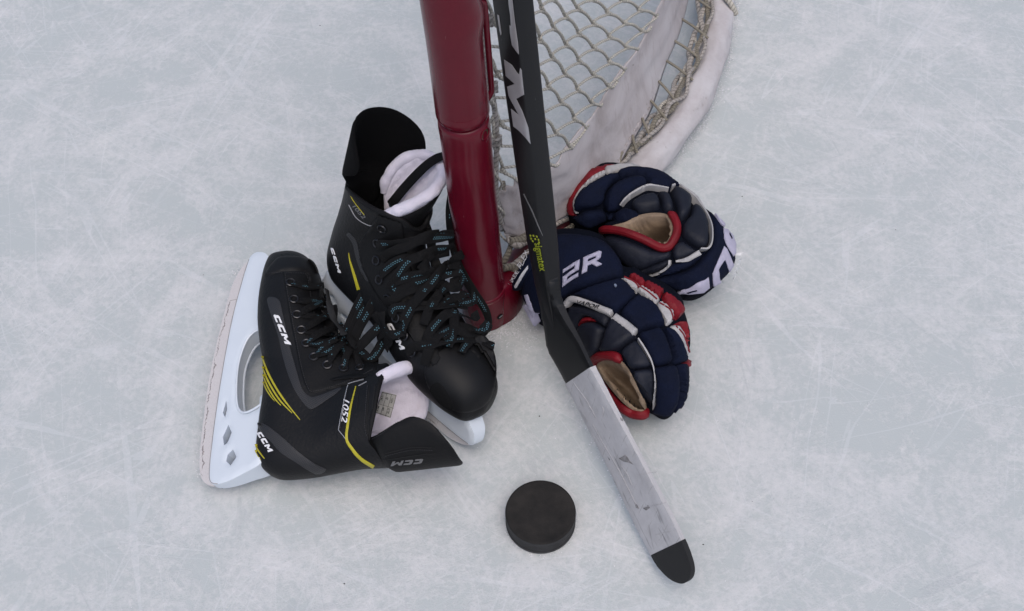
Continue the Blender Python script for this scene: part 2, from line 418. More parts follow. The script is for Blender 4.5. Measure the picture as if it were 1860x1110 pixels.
def stick_mats():
    a = NT('stick_black'); o = a.tc.outputs['Object']; n = a.noise(o, 40, 5); s = a.ramp(a.noise(a.mapping(o, .4, (1, 1, .15)), 240, 3, .8), [(.70, 0.), (.73, 1.)])
    a.b.inputs['Specular IOR Level'].default_value = .32; c = a.mix(n, (.0095, .0095, .0108), (.0065, .0065, .0074)); c = a.mix(a.math('MULTIPLY', s, .35), c, (.08, .08, .085))
    a.l(c, a.b.inputs['Base Color']); a.b.inputs['Roughness'].default_value = .42; a.bump(a.noise(o, 800, 3), .12)
    b = NT('white_tape'); u = b.tc.outputs['UV']; n1 = b.noise(u, 24, 6, .75)
    st = b.noise(b.mapping(u, 1.25, (150, 16, 1)), 1., 3, .6); sg = b.noise(u, 22, 3, .6); ed = b.noise(b.mapping(u, .05, (14, 120, 1)), 1., 3, .6); bl = b.noise(b.mapping(u, .4, (40, 75, 1)), 1., 3, .55)
    c = b.ramp(n1, [(.3, (.42, .41, .42)), (.62, (.53, .52, .535))])
    c = b.mix(b.math('MULTIPLY', b.ramp(st, [(.58, 0.), (.66, 1.)]), b.ramp(sg, [(.48, 0.), (.62, .55)])), c, (.16, .15, .15))
    c = b.mix(b.math('MULTIPLY', b.ramp(ed, [(.60, 0.), (.66, 1.)]), b.ramp(sg, [(.40, 0.), (.60, .6)])), c, (.10, .095, .095))
    c = b.mix(b.ramp(bl, [(.70, 0.), (.74, .85)]), c, (.045, .042, .042))
    ws = b.n('SeparateXYZ'); b.l(u, ws.inputs[0]); lap = b.math('FRACT', b.math('DIVIDE', b.math('MULTIPLY_ADD', ws.outputs[1], .30, ws.outputs[0]), .020))
    c = b.mix(b.math('MULTIPLY', b.math('LESS_THAN', lap, .04), b.ramp(b.noise(u, 60, 3), [(.48, 0.), (.60, .5)])), c, (.20, .19, .19))
    b.l(c, b.b.inputs['Base Color']); b.b.inputs['Roughness'].default_value = .7; b.bump(b.math('ADD', b.noise(u, 350, 3), b.math('MULTIPLY', lap, 1.5)), .35, .0006)
    mat('puck_mark', (.13, .12, .12), .8, col2=(.33, .32, .32), vscale=220)
    mat('scuff', (.38, .37, .375), .8, col2=(.50, .49, .50), vscale=160)
    mat('black_tape', (.012, .012, .013), .75, bump=.5, bscale=1200, var=.25, vscale=60)
    mat('rubber_worn', (.034, .034, .037), .75, bump=.3, bscale=600, col2=(.014, .014, .015), vscale=90)
    mat('rubber', (.0085, .0080, .0080), .8, bump=.35, bscale=700, col2=(.021, .0185, .0168), vscale=38, spec=.3)
stick_mats()

def holder_mat():
    a = NT('white_plastic'); n = a.noise(a.tc.outputs['Object'], 30, 5)
    a.l(a.mix(n, (.68, .735, .80), (.62, .675, .745)), a.b.inputs['Base Color']); a.b.inputs['Roughness'].default_value = .32; a.bump(a.noise(a.tc.outputs['Object'], 150, 3), .06)
    b = NT('runner_steel'); o = b.tc.outputs['UV']; n1 = b.noise(b.mapping(o, 0, (22, 60, 1)), 1., 6, .75, .4)
    b.l(b.ramp(n1, [(.3, (.50, .465, .46)), (.5, (.60, .57, .57)), (.7, (.64, .62, .63))]), b.b.inputs['Base Color']); b.b.inputs['Metallic'].default_value = .1; b.b.inputs['Roughness'].default_value = .5; b.bump(n1, .25)
    mat('runner_dirt', (.27, .25, .25), .9, bump=.5)
holder_mat()

def ice_mat():
    a = NT('ice'); o = a.tc.outputs['Object']
    warp = a.n('VectorMath', _operation='MULTIPLY_ADD'); nz = a.n('TexNoise', Scale=5., Detail=3.); a.l(o, nz.inputs['Vector'])
    a.l(nz.outputs['Color'], warp.inputs[0]); warp.inputs[1].default_value = (.022, .022, 0); a.l(o, warp.inputs[2]); w = warp.outputs[0]
    big = a.noise(w, 5.5, 8, .68, .5); mid = a.noise(w, 17, 8, .72, .3); fine = a.noise(o, 130, 6, .75); grain = a.noise(o, 520, 4, .7)
    # shaved snow smeared along skating strokes, several headings
    sm = []
    for rot, sx, sy, loc in ((.55, 2.2, 17, 0), (-.75, 2.0, 21, 3.1), (1.35, 2.5, 15, 7.7), (-.12, 1.8, 19, 5.2), (2.3, 2.2, 24, 9.4)):
        sm.append(a.ramp(a.noise(a.mapping(w, rot, (sx, sy, 1), (loc, loc*1.7, 0)), 1.0, 7, .72), [(.47, 0.), (.72, 1.)]))
    acc = sm[0]
    for q in sm[1:]: acc = a.math('MAXIMUM', acc, q)
    snow = a.math('ADD', a.math('MULTIPLY', a.ramp(big, [(.34, 0.), (.66, 1.)]), .36), a.math('MULTIPLY', acc, .40))
    snow = a.math('ADD', snow, a.math('MULTIPLY', a.math('SUBTRACT', mid, .5), 1.25))
    snow = a.math('ADD', snow, a.math('MULTIPLY', a.math('SUBTRACT', fine, .5), 1.5))
    snow = a.ramp(snow, [(.16, 0.), (.46, .5), (.86, 1.)])
    # thin blade cuts: narrow level lines of stretched noise
    cuts = None
    for rot, loc in ((.5, 1.), (-.62, 2.), (1.25, 3.), (-.15, 4.), (2.15, 5.), (.9, 6.), (2.75, 8.), (.2, 12.), (1.8, 14.)):
        n = a.noise(a.mapping(w, rot, (.45, 9, 1), (loc*3, loc*5, 0)), 1.6, 2, .5)
        ln = a.math('LESS_THAN', a.math('ABSOLUTE', a.math('SUBTRACT', n, .5)), .0032)
        gate = a.ramp(a.noise(a.mapping(o, 0, (1, 1, 1), (loc, 9-loc, 0)), 4, 3), [(.46, 0.), (.58, 1.)])
        ln = a.math('MULTIPLY', ln, gate); cuts = ln if cuts is None else a.math('MAXIMUM', cuts, ln)
    c = a.mix(snow, (.470, .504, .509), (.629, .627, .637))
    yl = a.ramp(a.noise(o, 7.5, 4), [(.60, 0.), (.74, .5)]); c = a.mix(a.math('MULTIPLY', yl, snow), c, (.69, .685, .665))
    c = a.mix(a.math('MULTIPLY', cuts, .20), c, (.74, .74, .77))
    dk = None
    for rot, loc in ((.3, 11.), (-1.0, 13.), (1.7, 15.)):
        n = a.noise(a.mapping(w, rot, (.6, 8, 1), (loc*3, loc*5, 0)), 1.8, 2, .5); ln = a.math('LESS_THAN', a.math('ABSOLUTE', a.math('SUBTRACT', n, .5)), .004)
        ln = a.math('MULTIPLY', ln, a.ramp(a.noise(a.mapping(o, 0, (1, 1, 1), (loc, loc, 0)), 6, 3), [(.56, 0.), (.64, 1.)])); dk = ln if dk is None else a.math('MAXIMUM', dk, ln)
    c = a.mix(a.math('MULTIPLY', dk, .18), c, (.33, .36, .39))
    a.l(c, a.b.inputs['Base Color'])
    rg = a.math('ADD', a.math('MULTIPLY', snow, .35), .42); a.l(rg, a.b.inputs['Roughness'])
    a.b.inputs['Specular IOR Level'].default_value = .35
    h = a.math('ADD', a.math('MULTIPLY', snow, 1.2), a.math('MULTIPLY', grain, .5)); h = a.math('SUBTRACT', h, a.math('MULTIPLY', dk, .4)); a.bump(h, .35, .0015)
ice_mat()

# ------------------------------------------------------------------ the ice
def build_ice():
    # one sheet out to the horizon, finely divided and faintly uneven near the goal
    xs = np.concatenate([[-150, -30, -6], np.linspace(-1.6, 1.6, 81), [6, 30, 150]]); ys = np.concatenate([[-150, -30, -5], np.linspace(-.6, 2.6, 81), [6, 30, 150]])
    v = []; f = []
    for j, y in enumerate(ys):
        for i, x in enumerate(xs):
            near = abs(x) < 1.5 and -.5 < y < 2.5
            v.append((x, y, (-.0008*rng.random() if near else -.0004)))
    n = len(xs)
    for j in range(len(ys)-1):
        for i in range(n-1): f.append((j*n+i, j*n+i+1, (j+1)*n+i+1, (j+1)*n+i))
    o = obj('ice', v, f, 'ice', sharp=None); o['kind'] = 'structure'
    mb = MB()
    for k in range(15):
        x, y = rng.uniform(-.7, .75), rng.uniform(.45, 1.45); s = rng.uniform(.0004, .0010)
        b = []
        for q in range(5): t = q*1.2566+rng.uniform(-.3, .3); b.append((x+s*math.cos(t)*rng.uniform(.7, 1.5), y+s*math.sin(t), .0002))
        mb.add(b+[(x, y, s*.9)], [(q, (q+1) % 5, 5) for q in range(5)])
    o = mb.build('grit', 'speck', smooth=False); o['kind'] = 'stuff'; o['label'] = 'tiny dark specks of grit scattered over the ice'; o['category'] = 'grit'
build_ice()

# ------------------------------------------------------------------ puck
def lathe(prof, n=96):
    v = []; f = []
    for r, z in prof:
        for k in range(n): t = 2*math.pi*k/n; v.append((r*math.cos(t), r*math.sin(t), z))
    m = len(prof)
    for i in range(m-1):
        for k in range(n): q = (k+1) % n; f.append((i*n+k, i*n+q, (i+1)*n+q, (i+1)*n+k))
    f.append(tuple(range(n))[::-1]); f.append(tuple((m-1)*n+k for k in range(n)))
    return v, f
def build_puck():
    c = (.0229, .5219)
    prof = [(.0362, 0), (.0376, .0008), (.0381, .0022), (.0381, .0066), (.0377, .0069), (.0377, .0185), (.0381, .0188), (.0381, .0228), (.0377, .0244), (.0366, .0253), (.0355, .0254), (.0345, .02525), (.02, .0252)]
    v, f = lathe(prof); v = V3(v); v += rng.normal(0, .00001, v.shape); v += np.array([c[0], c[1], .0003])
    o = obj('puck', v, f, 'rubber', loc=(c[0], c[1], 0), sharp=40)
    o['label'] = 'black rubber puck lying flat on the ice left of the stick blade'; o['category'] = 'puck'
    o.data.materials.append(MATS['rubber_worn'])
    for p in o.data.polygons:
        if .3*.0254 < p.center.z < .0243 and abs(p.normal.z) < .6 or p.center.z < .0066: p.material_index = 1
    mb = MB()       # the knurled band round its side
    for i in range(150):
        t = 2*math.pi*i/150
        for k in range(5):
            tt = t+(k % 2)*math.pi/150; z = .0078+k*.0024
            e = [(r*math.cos(tt+a), r*math.sin(tt+a), z+b) for r, a, b in ((.0376, -.016, 0), (.0376, 0, -.0011), (.0376, .016, 0), (.0376, 0, .0011), (.0382, 0, 0))]
            mb.add(V3(e)+np.array([c[0], c[1], .0003]), [(0, 1, 4), (1, 2, 4), (2, 3, 4), (3, 0, 4)])
    k = mb.build('knurling', 'rubber_worn', o, smooth=False); k['kind'] = 'stuff'
build_puck()

# ------------------------------------------------------------------ goal: red post, net, canvas skirt, padded base tube
def build_goal():
    base = at1(885, 602, 0); d = base-EYE; d[2] = 0; d /= np.linalg.norm(d); base = base+d*.0275
    # the post leans a little: its axis passes through the second point some 25 cm up
    up2 = at1(847, 260, .299); lean = up2-base; lean /= np.linalg.norm(lean)
    g = thing('hockey_goal', 'dark red steel goal post with white cord net, canvas skirt and padded base', 'goal', base)
    def pp(h): return base+lean*(h/lean[2])
    def ringtube(rows, n=64):
        v = []; f = []
        ax = np.cross(lean, (0, 1, 0)); ax /= np.linalg.norm(ax); ay = np.cross(lean, ax)
        for fn in rows:
            for k in range(n):
                t = 2*math.pi*k/n; r, h = fn(t); v.append(pp(h)+r*(math.cos(t)*ax+math.sin(t)*ay))
        for i in range(len(rows)-1):
            for k in range(n): q = (k+1) % n; f.append((i*n+k, i*n+q, (i+1)*n+q, (i+1)*n+k))
        f.append(tuple(range(n))[::-1]); f.append(tuple((len(rows)-1)*n+k for k in range(n)))
        return v, f
    R = .0262; SEAM = .3400
    def row(r, h): return lambda t: (r, h)
    def wob(r, h, a=.0004): return lambda t: (r+a*math.sin(3*t+h*60)+a*math.sin(h*95+t), h)
    v, f = ringtube([row(R, .04)]+[wob(R, h, .0003) for h in np.linspace(.06, SEAM-.012, 26)]+[row(R, SEAM-.007), row(R*.985, SEAM-.0045), row(R*.86, SEAM-.0024)])
    obj('post_tube', v, f, 'red_paint', g, sharp=60)
    # upper tube: rolled lower lip, then plain, a dent high on its left
    def dent(h):
        return lambda t: (.0268+.0003*math.sin(2*t+h*40)+(.0032*math.exp(-((h-.462)/.016)**2)*max(0, math.cos(t-math.pi*1.02))), h)
    v, f = ringtube([row(R*.86, SEAM-.0022), row(.0258, SEAM+.0006), row(.0271, SEAM+.004), row(.0272, SEAM+.008), row(.0268, SEAM+.014)]+[dent(h) for h in np.linspace(SEAM+.014, .80, 70)])
    obj('upper_tube', v, f, 'red_paint', g, sharp=60)
    # welded foot
    v, f = ringtube([row(.0284, .001), row(.0288, .004), row(.0288, .050), row(.0283, .0545), row(R-.0004, .056)]); obj('post_foot', v, f, 'red_paint', g, sharp=40)
    v, f = ringtube([row(R-.001, .0545), row(R+.0018, .0552), row(R+.0021, .057), row(R+.0012, .0595), row(R-.001, .0605)]); obj('weld_bead', v, f, 'red_paint', g, sharp=60)
    # bracket that takes the base tube
    q = [at1(905, 603, 0), at1(956, 548, 0), at1(938, 500, 0.0), at1(900, 505, 0)]
    c = np.mean(q, 0)
    lp = smooth_loop([base[:2]+V3((.004, -.020)), base[:2]+V3((.030, -.014)), base[:2]+V3((.047, .012)), base[:2]+V3((.046, .042)), base[:2]+V3((.020, .050)), base[:2]+V3((.0, .03))], 5)
    v2, f2, dd = tri([lp], .004); rise = .058*np.sqrt(np.clip(1-(1-np.clip(dd/.010, 0, 1))**2, 0, 1)); rise *= (1-.25*np.clip((v2[:, 1]-base[1])/.05, 0, 1))
    V, F = slab(v2, f2, np.c_[v2, .004+rise], np.c_[v2, np.full(len(v2), .001)]); obj('base_bracket', V, F, 'red_paint', g, sharp=50)
    bt = bvh(*ringtube([row(.0288, .001), row(.0288, .055)])); bp, bn = cast([(908, 575)], bt); bp, bn = bp[0], bn[0]
    v, f, uv = tube([bp-bn*.004, bp+bn*.0006], .0042, 16); obj('bolt_hole', v, f, 'black_dark', g)
    v, f, uv = tube([bp+bn*.0005+V3((-.003, -.001, -.002)), bp+bn*.0008+V3((.0028, .001, .0022))], .0007, 8); obj('bolt_head', v, f, 'steel', g)
    pt = bvh(*ringtube([row(R, .04), row(R, SEAM)])); bp, bn = cast([(881, 243)], pt); bp, bn = bp[0], bn[0]
    v, f, uv = tube([bp-bn*.003, bp+bn*.0003], .0050, 20); obj('screw_hole', v, f, 'rust_hole', g)
    t = np.linspace(0, 2*math.pi, 25); a = np.cross(bn, lean); b = np.cross(bn, a)
    v, f, uv = tube([bp+bn*.0003+.0064*(math.cos(x)*a+math.sin(x)*b) for x in t], .0008, 6, False); obj('screw_boss', v, f, 'red_paint', g)
    # lacing rod welded behind the post on the net side
    off = V3((.0275, .026, 0))
    for h0, h1 in ((.335, .462), (.470, .78)):
        v, f, uv = tube([pp(h0)+off*.8, pp(h0+.008)+off*1.05]+[pp(h)+off*1.07 for h in np.linspace(h0+.015, h1-.015, 8)]+[pp(h1-.008)+off*1.05, pp(h1)+off*.8], .0034, 12); obj('lacing_rod', v, f, 'red_paint', g)
    # ---- base tube and its white padding, bowing outward to the right and back
    ctr = [base+V3((.032, .030, .028)), at1(945, 462, .030), at1(1000, 428, .030), at1(1090, 368, .030), at1(1160, 312, .030), at1(1222, 244, .030), at1(1268, 170, .030), at1(1295, 95, .030), at1(1308, 10, .030), at1(1318, -90, .030), at1(1322, -200, .030)]
    P = catmull(ctr, 8)
    v, f, uv = tube(P, .011, 16); obj('base_tube', v, f, 'red_rust', g)
    P2 = P[19:]; n = len(P2); r = .0190+.0010*np.sin(np.arange(n)*.5)+.0006*rng.random(n); r[:2] = (.017, .0185)
    # a flattened sleeve rather than a perfect pipe
    T, N, B = frames(P2); th = np.linspace(0, 2*math.pi, 28, endpoint=False); vv = []; ff = []
    for i in range(n):
        for k, t in enumerate(th):
            wr = 1+.05*math.sin(5*t+i*.55)+.03*math.sin(9*t-i*.8); p = P2[i]+r[i]*wr*(math.cos(t)*N[i]*1.12+math.sin(t)*V3((0, 0, 1))); p[2] = max(p[2], .001); vv.append(p)
    for i in range(n-1):
        for k in range(28): q = (k+1) % 28; ff.append((i*28+k, i*28+q, (i+1)*28+q, (i+1)*28+k))
    obj('base_padding', vv, ff, 'padding', g, sharp=None)
    # ---- canvas skirt: lower edge along the lacing, upper edge where the cords start
    lo_px = [(925, 440), (985, 418), (1056, 372), (1096, 332), (1130, 285), (1161, 234), (1187, 180), (1211, 118), (1234, 55), (1255, -20), (1270, -110), (1282, -200)]
    up_px = [(905, 338), (950, 322), (1000, 302), (1032, 268), (1066, 222), (1102, 166), (1140, 110), (1172, 56), (1205, -2), (1232, -60), (1262, -120), (1290, -180)]
    LO = catmull([at1(x, y, .062) for x, y in lo_px], 6); UPP = catmull([at1(x, y, .165) for x, y in up_px], 6)
    def skirt(t, s):       # t along, s from lower edge (0) to upper (1)
        k = np.clip(t, 0, 1)*(len(LO)-1); i = np.minimum(k.astype(int), len(LO)-2); w = (k-i)[:, None]
        a = LO[i]*(1-w)+LO[i+1]*w; b = UPP[i]*(1-w)+UPP[i+1]*w
        p = a*(1-s[:, None])+b*s[:, None]; p[:, 2] -= .012*np.sin(math.pi*s)
        return p
    def wr(p, t, s):
        w = .0030*np.sin(t*70+s*9)*np.exp(-t*5)+.0022*np.sin(t*31+4*s+1)+.0016*np.sin(s*17+t*11)+.0040*np.sin(t*150+s*4)*np.exp(-((t-.02)/.10)**2)+.0028*np.sin(s*24+t*9)*np.exp(-((t-.0)/.2)**2)
        p = p.copy(); p[:, 2] += w; p[:, 0] -= .5*w; return p
    nt_, ns = 130, 26; tt, ss = np.meshgrid(np.linspace(0, 1, nt_), np.linspace(0, 1, ns), indexing='ij'); tt, ss = tt.ravel(), ss.ravel()
    pv = wr(skirt(tt, ss), tt, ss); q = pv.copy(); q[:, 2] -= .0016; q[:, 0] += .0012
    f = []; M = nt_*ns
    for i in range(nt_-1):
        for j in range(ns-1):
            a, b, c_, d_ = i*ns+j, i*ns+j+1, (i+1)*ns+j+1, (i+1)*ns+j; f += [(a, b, c_, d_), (M+d_, M+c_, M+b, M+a)]
    for i in range(nt_-1):
        for j in (0, ns-1): a, d_ = i*ns+j, (i+1)*ns+j; f.append((a, d_, M+d_, M+a) if j == 0 else (d_, a, M+a, M+d_))
    for j in range(ns-1):
        for i in (0, nt_-1): a, b = i*ns+j, i*ns+j+1; f.append((b, a, M+a, M+b) if i == 0 else (a, b, M+b, M+a))
    obj('canvas_skirt', np.vstack([pv, q]), f, 'canvas', g, sharp=None)
    # stitched hems: a folded strip along both long edges
    for s0, s1 in ((.0, .085), (.93, 1.0)):
        mb = MB(); ts = np.linspace(0, 1, 160)
        A = wr(skirt(ts, np.full(160, s0)), ts, np.full(160, s0)); Bq = wr(skirt(ts, np.full(160, s1)), ts, np.full(160, s1)); C = (A+Bq)/2; nn = np.tile(V3((-.35, -.25, .9)), (160, 1))
        Wd = np.linalg.norm(A-Bq, axis=1); S = (Bq-A)/Wd[:, None]
        prof = [(-.52, 0), (-.45, .5), (0, .62), (.45, .5), (.52, 0), (0, -.4)]; vv = []; ff = []
        for i in range(160):
            for a, b in prof: vv.append(C[i]+S[i]*a*Wd[i]+nn[i]*(b*.0036+.0006*math.sin(i*1.7+a*3)))
        for i in range(159):
            for k in range(6): k2 = (k+1) % 6; ff.append((i*6+k, i*6+k2, (i+1)*6+k2, (i+1)*6+k))
        obj('skirt_hem', vv, ff, 'canvas_hem', g, sharp=None)
    # ---- lacing between skirt and base tube
    L = len(P2)
    def tubept(t): k = min(max(t, 0), .999)*(len(P)-1); i = int(k); return P[i]*(1-(k-i))+P[i+1]*(k-i)
    ts = np.linspace(.34, .93, 12)
    for t in ts:
        a = skirt(np.array([t-.02]), np.array([.05]))[0]; lo = P[np.argmin(np.linalg.norm(P[:, :2]-a[:2], axis=1))]
        k = np.argmin(np.linalg.norm(P-a, axis=1)); e = P[min(k+1, len(P)-1)]; tang = P[min(k+1, len(P)-1)]-P[k-1]; tang /= np.linalg.norm(tang)
        side = a-P[k]; side[2] = 0; side /= np.linalg.norm(side)+1e-9
        b = P[k]+side*.014+V3((0, 0, .026))-tang*.012; m = (a+b)/2+V3((0, 0, .003))
        v, f, uv = tube(catmull([a+V3((0, 0, .003)), m, b-side*.004-V3((0, 0, .003))], 5), .0019, 8); obj('lacing', v, f, 'net_cord_dirty', g)
    # rope bundle lying on the padding's inner shoulder
    for q in range(5):
        pts = []
        for i in range(12, len(P), 3):
            tang = P[min(i+1, len(P)-1)]-P[i-1]; tang /= np.linalg.norm(tang); side = np.cross((0, 0, 1), tang)
            ph = i*.8+q*1.9
            pts.append(P[i]+side*(.014+.0045*q*.9+.005*math.sin(ph))+V3((0, 0, .026-.0026*q+.004*math.cos(ph*1.3))))
        v, f, uv = tube(catmull(pts, 4), .0026+.0009*(q % 3), 8); obj('edge_rope', v, f, ('rope', 'net_cord_dirty', 'rope', 'net_cord', 'rope')[q], g, uv=uv)
    # loose rope end sticking out at the top right
    v, f, uv = tube(catmull([at1(1300, -60, .05), at1(1314, -12, .055), at1(1328, 8, .05), at1(1337, 26, .035)], 6), .0042, 10); obj('rope_end', v, f, 'net_cord', g, uv=uv)
    # ---- net panel: rises from the skirt's upper edge to the post and the crossbar side
    n_up = len(UPP)
    S = np.concatenate([[0], np.cumsum(np.linalg.norm(np.diff(UPP, axis=0), axis=1))])
    postR = lambda h: pp(h)+(UPP[0]-pp(.165))+V3((0, .14, 0))*max(0, h-.165)
    def net(u, h):         # u metres along the skirt edge, h metres up the panel
        k = np.interp(u, S, np.arange(n_up)); i = int(min(k, n_up-2)); b = UPP[i]*(1-(k-i))+UPP[i+1]*(k-i)
        w = min(max(u/.34, 0), 1.3)
        d1 = lean+V3((0, .14, 0)); d2 = V3((-.48, -.08, .86)); dr = d1*(1-w)+d2*w; dr /= np.linalg.norm(dr)
        p = b+dr*h
        if u < .06:            # pulled to the post
            e = postR(p[2]); kk = (1-max(u, 0)/.06)**1.5; p = p*(1-kk)+V3((e[0], e[1], p[2]))*kk
        sag = .006*math.sin(u*13)*math.sin(h*11); return p+V3((0, .8*sag, .2*sag))
    a = V3((.0212, -.0374)); b = V3((-.0446, .0113)); o0 = V3((.02, .02)); nodes = {}
    cells = MB(); thin = MB()
    def okuv(q): return -.012 <= q[0] <= .62 and -.004 <= q[1] <= .50
    for i in range(-30, 30):
        for j in range(-30, 30):
            q = o0+i*a+j*b
            nodes[i, j] = (q, okuv(q))
    def seg(mb, q0, q1, r, bow):
        pts = []
        for t in np.linspace(0, 1, 7):
            q = q0*(1-t)+q1*t; e = bow*math.sin(math.pi*t)
            dv = q1-q0; nv = V3((-dv[1], dv[0])); nv /= np.linalg.norm(nv)+1e-9
            q = q+nv*e; q[0] = max(q[0], 0); q[1] = max(q[1], -.006); pts.append(net(q[0], q[1]))
        v, f, uv = tube(pts, r, 8, True); mb.add(v, f, uv)
    HL = a*.13
    for (i, j), (q, ok) in nodes.items():
        jit = V3(((i*37+j*17) % 11-5, (i*23+j*29) % 11-5))*.0002
        if (i+1, j) in nodes:
            q2, ok2 = nodes[i+1, j]
            if ok or ok2:
                bw = .0034 if (i+j) % 2 else .0030
                seg(cells, q+HL+jit, q2-HL+jit, .00205, bw)                       # stout cord
        if ok or (i, j) in nodes:
            if ok: seg(cells, q-HL+jit, q+HL+jit, .00275, 0)                       # where the two cords twist together
        if (i, j+1) in nodes:
            q2, ok2 = nodes[i, j+1]
            if ok or ok2: seg(thin, q+HL*.8+jit, q2-HL*.8+jit, .0017, -.0022)
    no = obj('netting', cells.v+thin.v, cells.f+[tuple(k+len(cells.v) for k in t) for t in thin.f], 'net_cord', g, uv=cells.uv+thin.uv, sharp=None)
    # rope down the post edge, with hitches round the rod
    pts = [postR(h)+V3((.003*math.sin(h*31), .002*math.cos(h*23), 0)) for h in np.linspace(.10, .74, 34)]
    v, f, uv = tube(catmull(pts, 4), .0032, 10); obj('edge_rope', v, f, 'rope', g, uv=uv)
    pts = [postR(h)+V3((.0045*math.sin(h*120), .003*math.cos(h*120)-.002, 0)) for h in np.linspace(.07, .74, 140)]
    v, f, uv = tube(pts, .0015, 7); obj('edge_rope', v, f, 'net_cord', g, uv=uv)
    for h in (.455, .38, .30, .52, .23):
        t = np.linspace(0, 4*math.pi, 40); c0 = postR(h)
        v, f, uv = tube([c0+V3((.0065*math.cos(x), .0065*math.sin(x), .0012*x-.007)) for x in t], .0022, 8); obj('hitch', v, f, 'rope', g, uv=uv)
    # gathered folds and ties at the foot of the post
    for k, (px, r) in enumerate([([(914, 330), (918, 370), (916, 405), (922, 430)], .0035), ([(908, 345), (912, 392), (911, 420)], .003), ([(925, 438), (945, 436), (962, 428), (985, 424)], .006), ([(920, 432), (938, 445), (952, 440), (975, 432)], .005),
              ([(928, 446), (922, 462), (914, 478), (913, 486)], .0042), ([(968, 452), (950, 470), (932, 484), (914, 484)], .0055), ([(914, 487), (930, 486), (940, 500), (944, 520)], .0052), ([(1004, 410), (1022, 400), (1040, 392), (1062, 384)], .0042), ([(1010, 425), (1030, 418), (1045, 406)], .004)]):
        pts = catmull([at1(x, y, .075-.012*(k > 3)-.006*i) for i, (x, y) in enumerate(px)], 6)
        v, f, uv = tube(pts, r*np.interp(np.linspace(0, 1, len(pts)), [0, .5, 1], [.8, 1, .8]), 10); obj('tie_rope', v, f, 'rope' if k % 2 else 'net_cord_dirty', g, uv=uv)
build_goal()

